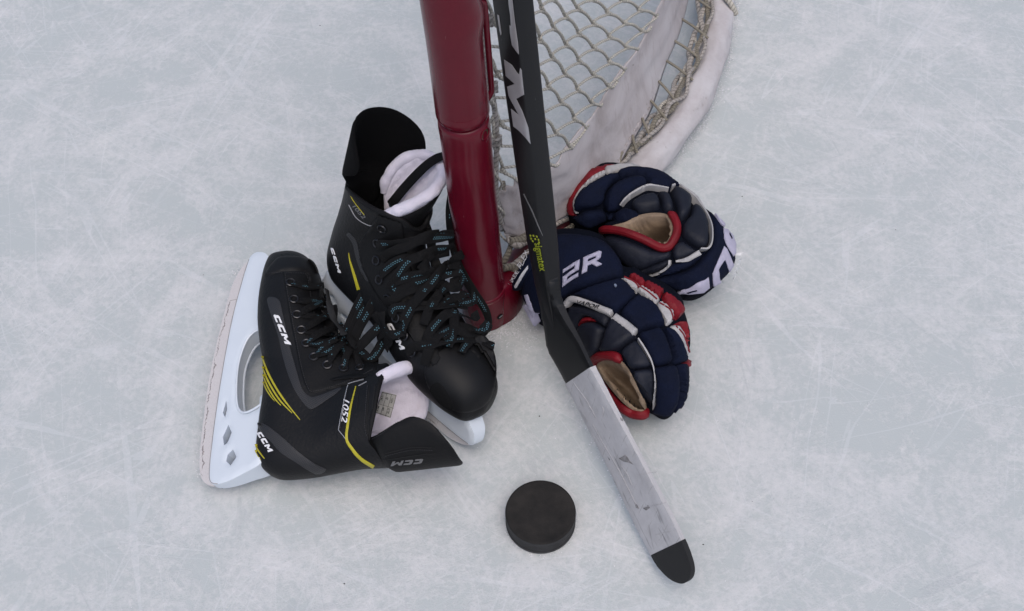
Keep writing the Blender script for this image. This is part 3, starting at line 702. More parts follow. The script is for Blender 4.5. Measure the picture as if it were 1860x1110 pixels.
# ------------------------------------------------------------------ stick
def build_stick():
    O = V3((.0410, .7080, .0660)); az, el, ro = rad(-64.2), rad(13.4), rad(6.8)
    u = V3((math.cos(az)*math.cos(el), math.sin(az)*math.cos(el), -math.sin(el))); s = V3((-math.sin(az), math.cos(az), 0)); w0 = np.cross(u, s); w0 *= np.sign(w0[2])
    w = math.cos(ro)*w0+math.sin(ro)*s; n = np.cross(u, w)       # u towards the toe, w up the blade, n out of its face
    if n@(EYE-O) < 0: n = -n
    st = thing('hockey_stick', 'black hockey stick leaning upright, its blade wrapped in white tape with black toe', 'stick', (O[0], O[1], 0))
    ang = rad(127); sd = u*math.cos(ang)+w*math.sin(ang); pd = u*math.sin(ang)-w*math.cos(ang)   # up the shaft; across its wide face
    # shaft: rounded-corner section, turned a little about its own length, swelling upward
    tw = rad(-13); 
    e1 = math.cos(tw)*pd+math.sin(tw)*n; e2 = -math.sin(tw)*pd+math.cos(tw)*n
    def shaft_row(t):
        k = np.interp(t, [0, .10, .45], [0, .2, 1]); a = np.interp(t, [.03, .06, .12, .45, .6], [.0120, .0142, .0150, .0172, .0174]); b = np.interp(t, [.03, .06, .09, .14, .45], [.0040, .0074, .0096, .0115, .0132])
        c = O+sd*t+pd*np.interp(t, [0, .05, .1, .3], [.016, .0145, .0145, .0125])
        q = np.interp(t, [.07, .22], [0, 1]); f1 = pd*(1-q)+e1*q; f2 = n*(1-q)+e2*q
        r = min(.0034, b*.8); pts = []
        for cx, cy, a0 in ((1, 1, 0), (-1, 1, 90), (-1, -1, 180), (1, -1, 270)):
            for k in range(4):
                t_ = rad(a0+30*k); pts.append(c+f1*(cx*(a-r)+r*math.cos(t_))+f2*(cy*(b-r)+r*math.sin(t_)))
        return pts
    ts = np.concatenate([np.linspace(.030, .15, 18), np.linspace(.16, .80, 30)]); v = []; f = []
    for t in ts: v += shaft_row(t)
    m = 16
    for i in range(len(ts)-1):
        for k in range(m): q = (k+1) % m; f.append((i*m+k, i*m+q, (i+1)*m+q, (i+1)*m+k))
    f += [tuple(range(m))[::-1], tuple((len(ts)-1)*m+k for k in range(m))]
    obj('shaft', v, f, 'stick_black', st, sharp=50); tree = bvh(v, f)
    # blade outline in its own plane (a along the bottom edge, b up), a rockered bottom, rounded heel and toe
    L = .306
    sx, sy = math.cos(ang), math.sin(ang)
    bottom = [(sx*.05-.001*0, sy*.05), (sx*.02, sy*.02), (.001, .001), (.02, -.003), (.08, -.004), (.15, -.003), (.22, -.001), (.262, .005), (.281, .013)]
    toe = [(.294, .025), (.3005, .039), (.298, .053), (.285, .061)]
    top = [(.25, .063), (.19, .060), (.12, .059), (.075, .061), (.045, .064), (.024+sx*.06, sy*.06+.029), (.0235+sx*.10, sy*.10+.018)]
    hosel = [(sx*.115+.003, sy*.115+.004), (sx*.08, sy*.08)]
    lp = smooth_loop(bottom+toe+top+hosel, 5)
    v2, f2, dd = tri([lp], .0055)
    def place(v2, off):
        a, b = v2[:, 0], v2[:, 1]
        curve = .023*np.clip((a-.02)/L, 0, 1)**2           # the blade's curve towards the toe
        ph = rad(4)*np.clip((a+.03)/.06, 0, 1)+rad(10)*np.clip((a-.0)/L, 0, 1); cb, sb = np.cos(ph), np.sin(ph)
        q = O+a[:, None]*u+(b*cb+off*sb)[:, None]*w+(curve+off*cb-b*sb)[:, None]*n
        return q
    th = np.interp(v2[:, 0], [-.04, .03, .2, .32], [.0086, .0036, .0025, .0023])
    hh = np.sqrt(np.clip(1-(1-np.clip(dd/.0040, 0, 1))**2, 0, 1))*.35+.65
    V, F = slab(v2, f2, place(v2, th*hh), place(v2, -th*hh)); F = fixn(V, F, n)
    lo = V[:, 2].min(); V[:, 2] += max(0, .0006-lo)
    dz = max(0, .0006-lo)
    obj('blade', V, F, 'stick_black', st, sharp=55)
    def wrap(name, a0, a1, m, ex, skew=0.):
        k = np.clip((v2[:, 0]-a0)/.001, 0, 1)
        g2, gf, gd = tri([lp], .0042)
        cut0 = a0+skew*(g2[:, 1]-.03); cut1 = a1+skew*.6*(g2[:, 1]-.03)
        keep = [t for t in gf if all(cut0[i] <= g2[i, 0] <= cut1[i] for i in t)]
        ids = sorted({i for t in keep for i in t}); mp = {i: k for k, i in enumerate(ids)}; gg = g2[ids]; kf = [tuple(mp[i] for i in t) for t in keep]
        # straighten the cut ends
        for k, i in enumerate(ids):
            if gg[k, 0]-cut0[i] < .0045: gg[k, 0] = cut0[i]
            if cut1[i]-gg[k, 0] < .0045: gg[k, 0] = cut1[i]
        c = lp.mean(0); 
        t_ = np.interp(gg[:, 0], [-.04, .03, .2, .32], [.0086, .0036, .0025, .0023]); d_ = bdist(gg, [lp]); h_ = np.sqrt(np.clip(1-(1-np.clip(d_/.0040, 0, 1))**2, 0, 1))*.35+.65
        rid = .00035*(((gg[:, 0]+.30*gg[:, 1])/.020) % 1.0)+.00008*rng.normal(size=len(gg))
        # grow the outline by the tape's thickness
        eps = 1e-4; out = np.zeros_like(gg); near = d_ < .001
        if near.any():
            for k in np.where(near)[0]:
                g0 = np.array([bdist([gg[k]+e], [lp])[0]*(1 if inside([gg[k]+e], [lp])[0] else -1) for e in ((eps, 0), (-eps, 0), (0, eps), (0, -eps))])
                gr = V3((g0[0]-g0[1], g0[2]-g0[3])); out[k] = -gr/(np.linalg.norm(gr)+1e-9)
        gg = gg+out*ex
        VV, FF = slab(gg, kf, place(gg, t_*h_+ex+rid), place(gg, -t_*h_-ex-rid)); FF = fixn(VV, FF, n); VV[:, 2] += dz+ex*.6
        return obj(name, VV, FF, m, st, uv=np.vstack([gg, gg+V3((.5, .2))]), sharp=55)
    tape = wrap('white_tape', .054, .262, 'white_tape', .0009, .18)
    wrap('toe_tape', .2615, .33, 'black_tape', .0012, .10)
    tt = bvh([v_.co+tape.parent.location for v_ in tape.data.vertices], [tuple(p_.vertices) for p_ in tape.data.polygons])
    k8 = lambda P: [(890+x/2.522, 640+y/2.522) for x, y in P]
    for L_, m_ in (([(592, 486), (620, 470), (634, 484), (640, 496), (658, 514), (634, 504), (612, 500)], 'puck_mark'), ([(596, 300), (606, 304), (610, 316), (600, 312)], 'puck_mark'), ([(702, 714), (722, 706), (734, 712), (716, 724)], 'puck_mark'), ([(664, 690), (676, 700), (684, 716), (670, 712)], 'puck_mark'), 
                   (list(stripe([(382, 138), (410, 180), (446, 230), (486, 302)], [3, 7, 6, 2])), 'scuff'), (list(stripe([(516, 250), (520, 268), (514, 288)], 2.5)), 'scuff'), (list(stripe([(600, 520), (624, 560), (650, 610)], [4, 14, 5])), 'scuff'), 
                   (list(stripe([(680, 562), (720, 555), (764, 545)], 2)), 'scuff'), (list(stripe([(700, 712), (760, 700), (806, 688)], 2.6)), 'scuff'), (list(stripe([(760, 836), (790, 829), (826, 820)], 3)), 'scuff'), (list(stripe([(470, 330), (520, 420), (600, 560), (680, 720)], [3, 2, 5, 3])), 'scuff')):
        pad(m_, k8([tuple(q) for q in L_]), tt, m_, st, T=.0002, D=1, rnd=0, s=3, off=.0004)
    # prints on the shaft
    k6 = lambda P: [(880+x/7.93, y/7.93) for x, y in P]; k7 = lambda P: [(900+x/6.938, 130+y/6.938) for x, y in P]
    pad('silver_emblem', k6([(345, -60), (395, -60), (410, 60), (440, 320), (485, 640), (497, 782), (455, 730), (400, 650), (372, 470), (366, 365), (384, 382), (376, 230), (352, 60)]), tree, 'silver_print', st, T=.0003, off=.0004, rnd=0)
    pad('silver_emblem', k6([(190, 210), (210, 225), (246, 480), (240, 505), (222, 430)]), tree, 'silver_print', st, T=.0003, off=.0004, rnd=0)
    pad('silver_emblem', [(916, 108.5), (930, 118)]+k7([(270, 10), (300, 40), (312, -45), (330, -20), (362, 290), (262, 345), (340, 500), (415, 705), (443, 912), (380, 830), (300, 745), (228, 690), (198, 470), (300, 552), (180, 330), (168, 300), (150, 190), (245, 155), (133, 55), (125, -20)]), tree, 'silver_print', st, T=.0003, off=.0004, rnd=0)
    k5 = lambda P: [(880+x/5.55, 280+y/5.55) for x, y in P]
    pad('grey_stripe', k5(list(stripe([(398, 400), (480, 570), (535, 700), (585, 820)], [7, 9, 9, 4]))), tree, 'grey_print', st, T=.0002, off=.0004, rnd=0)
    for x, y in ((463, 822), (487, 875), (495, 822), (513, 855), (528, 830), (545, 862), (470, 850), (551, 890)):
        pad('lime_check', k5([(x-7, y-9), (x+3, y-9), (x+9, y+9), (x-1, y+9)]), tree, 'lime_print', st, T=.0002, off=.0004, rnd=0, s=2)
    lettering('maker_name', 'sigmatex', (971.5, 441), (10, 53), (12.5, -3.2), tree, 'lime_print', st, shear=.2)
build_stick()

# ------------------------------------------------------------------ skates
# one skate in its own axes, millimetres: x to the toe, z up from the runner, y to its left
ST = [  # outer (sole / heel / back), inner (toe top / instep / front), half width
 ((281, 58), (281, 78), 9), ((276, 51), (276, 96), 25), ((264, 49), (262, 108), 34), ((244, 48), (240, 115), 40), ((214, 48), (208, 119), 43), ((184, 50), (185, 126), 43),
 ((156, 55), (163, 134), 41), ((124, 62), (148, 145), 37.5), ((88, 66), (137, 159), 36), ((50, 65), (129, 171), 36), ((12, 67), (123, 182), 35), ((-7, 86), (119, 192), 35),
 ((-10, 120), (116, 200), 36), ((-8, 150), (114, 207), 38), ((-5, 180), (113, 213), 40), ((-6, 208), (112, 219), 41), ((-7, 232), (112, 232), 42)]
_so = V3([a for a, b, c in ST]); _si = V3([b for a, b, c in ST]); _sw = V3([c for a, b, c in ST])
def cm1(A, s):
    n = len(A); i = int(min(max(math.floor(s), 0), n-2)); t = s-i
    g = lambda k: A[min(max(k, 0), n-1)] if 0 <= k < n else (2*A[0]-A[1] if k < 0 else 2*A[-1]-A[-2])
    a, b, c, d = g(i-1), g(i), g(i+1), g(i+2)
    return .5*((2*b)+(-a+c)*t+(2*a-5*b+4*c-d)*t*t+(-a+3*b-3*c+d)*t**3)
def boot_pt(s, th, grow=0.):
    O_, I_, W = cm1(_so, s), cm1(_si, s), cm1(_sw, s)
    c, sn = math.cos(th), math.sin(th)
    k = min(max((s-10.)/3, 0), 1)                  # the shaft is rounder than the foot
    n1 = 3.0*(1-k)+2.15*k if c > 0 else 2.25
    e = 2/n1
    cc = math.copysign(abs(c)**e, c); ss = math.copysign(abs(sn)**e, sn)
    d = I_-O_; L = np.linalg.norm(d); d = d/L; mid = (O_+I_)/2
    q = mid-d*(cc*(L/2+grow)); y = ss*(W+grow)
    # pinched ankle above the heel
    if 8 < s < 15: y *= 1-.10*math.exp(-((s-11.5)/1.7)**2)*(1 if abs(sn) > .2 else .5)
    return V3((q[0], y, q[1]))
def s_end(th):
    t = abs(((th+math.pi) % (2*math.pi))-math.pi)/math.pi
    return np.interp(t, [0, .10, .18, .24, .32, .45, .60, .74, .82, .87, .92, 1], [15.2, 15.15, 15.0, 14.72, 14.75, 14.85, 14.85, 14.9, 14.75, 14.2, 13.2, 12.7])
def boot_grid(grow=0., s0=0., N=72, K=84):
    v = []; f = []
    for k in range(K+1):
        for j in range(N):
            th = 2*math.pi*j/N; v.append(boot_pt(s0+(s_end(th)-s0)*(k/K), th, grow))
    for k in range(K):
        for j in range(N): q = (j+1) % N; f.append((k*N+j, k*N+q, (k+1)*N+q, (k+1)*N+j))
    return np.array(v), f, N, K
def holder_geo():
    outer = [(-12, 22), (-8, 12), (6, 8), (40, 6), (80, 5), (125, 5), (165, 6), (205, 8), (240, 12), (268, 16), (284, 19), (292, 26), (291, 36), (284, 44), (262, 56), (230, 56), (205, 58), (184, 59), (176, 50), (174, 47), (100, 64), (60, 76), (20, 80), (4, 74), (-4, 56), (-10, 38)]
    hole = [(171, 58), (174, 44), (163, 34), (138, 28), (110, 29), (86, 33), (73, 39), (69, 50), (78, 71), (98, 77), (130, 72)]
    outer = [(-12, 22), (-8, 12), (6, 8), (40, 6), (80, 5), (125, 5), (165, 6), (205, 8), (240, 12), (268, 16), (284, 19), (292, 26), (291, 36), (284, 46), (262, 58), (230, 58), (205, 59), (178, 66), (150, 78), (120, 84), (85, 84), (50, 78), (20, 82), (4, 76), (-4, 56), (-10, 38)]
    dia1 = [(59, 25), (48, 31), (36, 27), (34, 23), (45, 20)]; dia2 = [(27, 36), (17, 42), (8, 36), (14, 29), (22, 30)]; slit = [(91, 17), (80, 20), (69, 19), (76, 15)]
    return outer, hole, dia1, dia2, slit
def make_skate(M, name, label, lining):
    """M: 3x4 matrix from skate millimetres to world metres"""
    Rm, t0 = M[:, :3], M[:, 3]
    X = lambda P: np.atleast_2d(V3(P))@Rm.T+t0
    foot = X([(130, 0, -10)])[0]; foot[2] = 0
    sk = thing(name, label, 'ice skate', foot, 'pair of hockey skates')
    v, f, N, K = boot_grid(); n0 = len(v); pole = V3((283.5, 0, 67))
    F = list(f)+[(q, j, n0) for j, q in ((j, (j+1) % N) for j in range(N))]
    W = X(np.vstack([v, pole])); flip = np.linalg.det(Rm) < 0
    outer_tree = bvh(W, F)
    # wall thickness: an inner skin from the ankle up, joined at the rim
    k0 = int(K*.40); vi = []
    for k in range(k0, K+1):
        for j in range(N):
            th = 2*math.pi*j/N; vi.append(boot_pt((s_end(th))*(k/K), th, -5.5))
    nW = len(W); W2 = np.vstack([W, X(vi[-N:])]); F2 = list(F)
    for j in range(N): q = (j+1) % N; F2.append((K*N+j, K*N+q, nW+q, nW+j))
    LV = X(vi); LF = [(k*N+q, k*N+j, k*N+N+j, k*N+N+q) for k in range(K-k0) for j, q in ((j, (j+1) % N) for j in range(N))]+[tuple(range(N))]
    obj('boot_lining', LV, [t[::-1] for t in LF], lining, sk, sharp=None)
    bo = obj('boot', W2, [t[::-1] for t in F2], 'black_leather', sk, sharp=60)
    # rolled binding round the collar
    rim = [boot_pt(s_end(2*math.pi*j/N), 2*math.pi*j/N, -2.6) for j in range(9, N-8)]
    tv, tf, tu = tube(X(rim), np.interp(np.linspace(0, 1, len(rim)), [0, .08, .92, 1], [.0016, .0032, .0032, .0016]), 8); obj('collar_binding', tv, tf, 'black_panel', sk)
    # dark lining bag so one looks into a lined boot
    # ---- tendon guard: a curved tall flap behind the collar
    def sheet(outline, place, th, spacing=4.0, rnd=4):
        lp = smooth_loop(outline, rnd); v2, ff, d = tri([lp], spacing)
        hh = th*(.35+.65*np.sqrt(np.clip(1-(1-np.clip(d/(th*.9), 0, 1))**2, 0, 1)))/2
        A = np.array([place(a, b, +h) for (a, b), h in zip(v2, hh)]); B = np.array([place(a, b, -h) for (a, b), h in zip(v2, hh)])
        Vv, Ff = slab(v2, ff, X(A), X(B)); 
        c = X([place(v2[ff[0][0]][0], v2[ff[0][0]][1], 10), place(v2[ff[0][0]][0], v2[ff[0][0]][1], 0)]); return Vv, fixn(Vv, Ff, c[0]-c[1])
    def tg(a, b, o):       # a arc length, b height, o outward
        R_ = 41+max(0, (b-205))*.16; ph = a/R_; xb = -7+.03*max(0, b-215)
        k = min(max((b-200)/22, 0), 1); cx = xb+R_-1+4*(1-k); r = R_-9+10*k*k*(3-2*k)+o; return (cx-r*math.cos(ph), r*math.sin(ph)*.98, b)
    q = 78 if lining != 'felt' else 60
    Vv, Ff = sheet([(-30, 176), (-36, 200), (-48, 222), (-q*.93, 240), (-q, 258), (-q*.82, 278), (-q*.4, 292), (0, 295), (q*.4, 292), (q*.82, 278), (q, 258), (q*.93, 240), (48, 222), (36, 200), (30, 176), (0, 168)], tg, 5.0)
    obj('tendon_guard', Vv, Ff, ('black_lining' if lining != 'felt' else 'black_panel'), sk, sharp=50)
    # ---- tongue: felt inside, black outside
    return sk, X, outer_tree, sheet, bvh(Vv, Ff)
def tongue(sk, X, sheet, a0, a1, top, lean, bend, R_, drop, low=120., prof=None, rw=.0064):
    """felt tongue wrapped round the front of the ankle: a0..a1 across (arc mm), up to height top, tilting forward by lean and bend"""
    def tp(a, b, o):
        t = max(0, b-200); Rr = R_+t*.15; ph = a/Rr; cx = 108-R_+t*lean+bend*t*t; r = Rr-7+o
        return (cx+r*math.cos(ph), r*math.sin(ph)*.95, b-.25*max(0, lean*t+bend*t*t-15))
    am, ah = (a0+a1)/2, (a1-a0)/2; k = lambda q: am+ah*q
    o1 = [(k(-.8), low), (k(-.95), 170), (k(-1), 212), (k(-.97), top-24), (k(-.75), top-6), (k(-.35), top), (k(0), top+2), (k(.35), top), (k(.75), top-7), (k(.97), top-26), (k(1), 212), (k(.95), 170), (k(.8), low)]
    if prof: o1 = prof
    f0 = lambda a, b, o: tp(a, b, o-4+.5*math.sin(a*.31+b*.11)*min(1, abs(o))+.35*math.sin(b*.37-a*.2)*min(1, abs(o)))
    V, F = sheet(o1, f0, 9.5, 3.0); t = bvh(V, F); obj('tongue_lining', V, F, 'felt', sk, sharp=None)
    up_ = catmull([(a, b) for a, b in o1 if b > 200], 12); nn = len(up_); wob_ = np.convolve(rng.normal(size=nn+8), np.ones(5)/5, 'same')[:nn]
    pts = [tp(a, b-2, -3+.6*w) for (a, b), w in zip(up_, wob_)]; wob2 = np.convolve(rng.normal(size=nn+8), np.ones(4)/4, 'same')[:nn]
    tv, tf, tu = tube(X(pts), (rw+.0006*wob2)*np.interp(np.linspace(0, 1, nn), [0, .06, .94, 1], [.6, 1, 1, .6]), 14); obj('felt_roll', tv, tf, 'felt', sk, sharp=None)
    o2 = [(a*.98, (b-drop if prof and b > 212 else min(b, top-drop))) for a, b in o1 if b > low]; o2 = [(a*.98, low+30) for a, b in o1[:1]]+o2+[(a*.98, low+30) for a, b in o1[-1:]]
    V, F = sheet(o2, lambda a, b, o: tp(a, b, o+2.6), 3.0, 4.0); obj('tongue', V, F, 'black_panel', sk, sharp=50)
    return t
def skate_holder(sk, X):
    outer, hole, d1, d2, sl = holder_geo()
    loops = [smooth_loop(outer, 4), smooth_loop(hole, 4), V3(d1), V3(d2), V3(sl)]
    v2, f2, d = tri(loops, 5.)
    def half(z): return np.interp(z, [5, 20, 40, 60, 80], [4.5, 7.0, 11, 15, 20])
    hw = half(v2[:, 1])*(.82+.18*np.sqrt(np.clip(1-(1-np.clip(d/2.5, 0, 1))**2, 0, 1)))
    V, F = slab(v2, f2, X(np.c_[v2[:, 0], hw, v2[:, 1]]), X(np.c_[v2[:, 0], -hw, v2[:, 1]]))
    c = X([(0, 1, 0), (0, 0, 0)]); F = fixn(V, F, c[0]-c[1]); h = obj('blade_holder', V, F, 'white_plastic', sk, sharp=40)
    # raised rim moulded round the window, and the mounting plates under the sole
    for y in (1, -1):
        lp = smooth_loop(hole, 5); lp = np.vstack([lp, lp[:1]]); pts = [(a, y*(half(b)+.2), b) for a, b in lp]
        tv, tf, tu = tube(X(pts), .0014, 6, False); obj('window_rim', tv, tf, 'white_plastic', h)
    for cx, L in ((232, 40), (56, 38)):
        zt = np.interp(cx, [45, 235], [76, 55]); lp = smooth_loop([(cx-L, -14), (cx-L*.6, -20), (cx+L*.6, -20), (cx+L*.9, -13), (cx+L, 0), (cx+L*.9, 13), (cx+L*.6, 20), (cx-L*.6, 20), (cx-L, 14)], 3)
        v2, f2, d = tri([lp], 9.); sl_ = np.interp(v2[:, 0], [-20, 20, 90, 160, 215, 262], [86, 77, 68, 57, 50, 54])
        V, F = slab(v2, f2, X(np.c_[v2, sl_]), X(np.c_[v2*V3((1, .8)), sl_-5])); c = X([(0, 0, 1), (0, 0, 0)]); obj('mounting_plate', V, fixn(V, F, c[0]-c[1]), 'white_plastic', h, sharp=40)
    # steel runner
    ru = [(-11, 16), (-7, 4), (6, -4), (32, -8), (70, -10), (125, -11), (180, -8), (222, -4), (252, 0), (274, 8), (287, 19), (284, 24), (262, 22), (230, 18), (180, 14), (120, 12), (40, 13), (2, 17)]
    v2, f2, d = tri([smooth_loop(ru, 4)], 5.)
    V, F = slab(v2, f2, X(np.c_[v2[:, 0], np.full(len(v2), 1.7), v2[:, 1]]), X(np.c_[v2[:, 0], np.full(len(v2), -1.7), v2[:, 1]])); c = X([(0, 1, 0), (0, 0, 0)])
    obj('runner', V, fixn(V, F, c[0]-c[1]), 'runner_steel', h, uv=np.vstack([v2, v2])*.02, sharp=40)
    for y in (1, -1):
        pts = [(a, y*(half(b)*.86+.4), b+.4) for a, b in [(-12, 22), (-8, 12.5), (6, 8.4), (40, 6.4), (80, 5.4), (125, 5.4), (165, 6.4), (205, 8.4), (240, 12.4), (268, 16.4), (284, 19.6)]]
        tv, tf, tu = tube(X(catmull(pts, 4)), .00035, 5); obj('joint_line', tv, tf, 'runner_dirt', h)
    # ragged line of grey slush frozen along the edge
    mb = MB(); xs = np.arange(0, 276, 1.4); w_ = rng.normal(size=len(xs)+12); w_ = np.convolve(w_, np.ones(7)/7, 'same')[:len(xs)]
    zz = np.interp(xs, [p[0] for p in ru[:14]], [p[1] for p in ru[:14]])+3.0+2.2*w_+.5*rng.normal(size=len(xs))
    for y in (1.75, -1.75):
        mb.add(*tube(X(np.c_[xs, np.full(len(xs), y), zz]), np.clip(.0004+.0006*w_+.0002*rng.normal(size=len(xs)), .00005, .0011), 5))
    mb.build('slush_line', 'runner_dirt', h)
    return h
def eyelet(sk, p, n, r=.0042):
    n = n/np.linalg.norm(n); a = np.cross(n, (0.3, .8, .5)); a /= np.linalg.norm(a); b = np.cross(n, a); t = np.linspace(0, 2*math.pi, 21)
    v, f, u = tube([p+n*.0006+r*(math.cos(x)*a+math.sin(x)*b) for x in t], .0011, 7, False); e = obj('eyelet', v, f, 'dark_metal', sk)
    v, f, u = tube([p-n*.002, p+n*.0004], r*.9, 14); obj('eyelet_hole', v, f, 'black_dark', e)
def lace_px(sk, path, tree, w=.0075, lift=.003, n=6, name='lace', h=None, m='lace', twist=0.):
    """a lace laid over a surface along a path; h: heights above it in metres at each point"""
    P = catmull(path, n); S, N = cast(P, tree)
    k = np.linspace(0, 1, len(P)); hh = np.interp(k, np.linspace(0, 1, len(path)), h) if h is not None else np.full(len(P), lift)
    for _ in range(3):
        N = np.vstack([N[:1], (N[:-2]+N[1:-1]*2+N[2:])/4, N[-1:]]); N /= np.linalg.norm(N, axis=1)[:, None]
    Q = S+N*hh[:, None]
    for _ in range(2): Q = np.vstack([Q[:1], (Q[:-2]+2*Q[1:-1]+Q[2:])/4, Q[-1:]])
    if twist:
        T = np.gradient(Q, axis=0); T /= np.linalg.norm(T, axis=1)[:, None]; B = np.cross(T, N); a = twist*np.sin(k*9+len(path)); N = N*np.cos(a)[:, None]+B*np.sin(a)[:, None]
    v, f, u = ribbon(Q, N, w, .0013); u = [(a+random.random()*0, b) for a, b in u]
    return obj(name, v, f, m, sk, uv=u, sharp=60)
def lace_3d(sk, path, w=.0075, n=6, up=(0, -.4, .9), twist=0., m='lace', name='lace'):
    P = catmull(path, n); N = np.tile(V3(up)/np.linalg.norm(up), (len(P), 1))
    if twist:
        k = np.linspace(0, 1, len(P)); T = np.gradient(P, axis=0); T /= np.linalg.norm(T, axis=1)[:, None]; B = np.cross(T, N); a = twist*np.sin(k*7+1); N = N*np.cos(a)[:, None]+B*np.sin(a)[:, None]
    v, f, u = ribbon(P, N, w, .0013); return obj(name, v, f, m, sk, uv=u, sharp=60)
def nearest(tree, P):
    h, n, _, _ = tree.find_nearest(Vector(P)); return V3(h), V3(n)

c1 = lambda P: [(340+x/2.3615, 430+y/2.3615) for x, y in P]
def build_left_skate():
    A = V3((-.34910605, .57959172, .02)); xl = V3((.02883934, .99577717, .08715574)); zl = V3((.97721305, -.04642999, .20712052)); yl = V3((-.21029253, -.07919651, .97442545))
    M = np.c_[np.stack([xl, yl, zl], 1)*.001, A]
    sk, X, tree, sheet, gtree = make_skate(M, 'ice_skate', 'black ice skate lying on its side, white blade holder to the left', 'felt')
    skate_holder(sk, X)
    tp = tongue(sk, X, sheet, -92, 46, 243, .03, 0, 47, 12., rw=.0074)
    return sk, X, tree, tp, gtree
LEFT = build_left_skate()
def build_right_skate():
    yaw, roll, pit, sc = rad(-50.2), rad(-26.0), rad(-.9), .97e-3
    cy, sy = math.cos(yaw), math.sin(yaw); Rz = V3([[cy, -sy, 0], [sy, cy, 0], [0, 0, 1]])
    Rx = V3([[1, 0, 0], [0, math.cos(roll), -math.sin(roll)], [0, math.sin(roll), math.cos(roll)]]); Ry = V3([[math.cos(pit), 0, math.sin(pit)], [0, 1, 0], [-math.sin(pit), 0, math.cos(pit)]])
    M = np.c_[Rz@Rx@Ry*sc, V3((-.2346, .8150, .0035))]
    sk, X, tree, sheet, gtree = make_skate(M, 'ice_skate', 'black ice skate standing upright with loose laces against the red post', 'black_lining')
    skate_holder(sk, X)
    tp = tongue(sk, X, sheet, -44, 60, 300, .02, .0006, 42, 12., prof=[(-36, 120), (-44, 170), (-46, 205), (-42, 216), (-30, 228), (-8, 244), (14, 255), (34, 262), (58, 267), (84, 268), (108, 262), (124, 247), (128, 226), (120, 205), (104, 165), (84, 120)])
    return sk, X, tree, tp, gtree
RIGHT = build_right_skate()

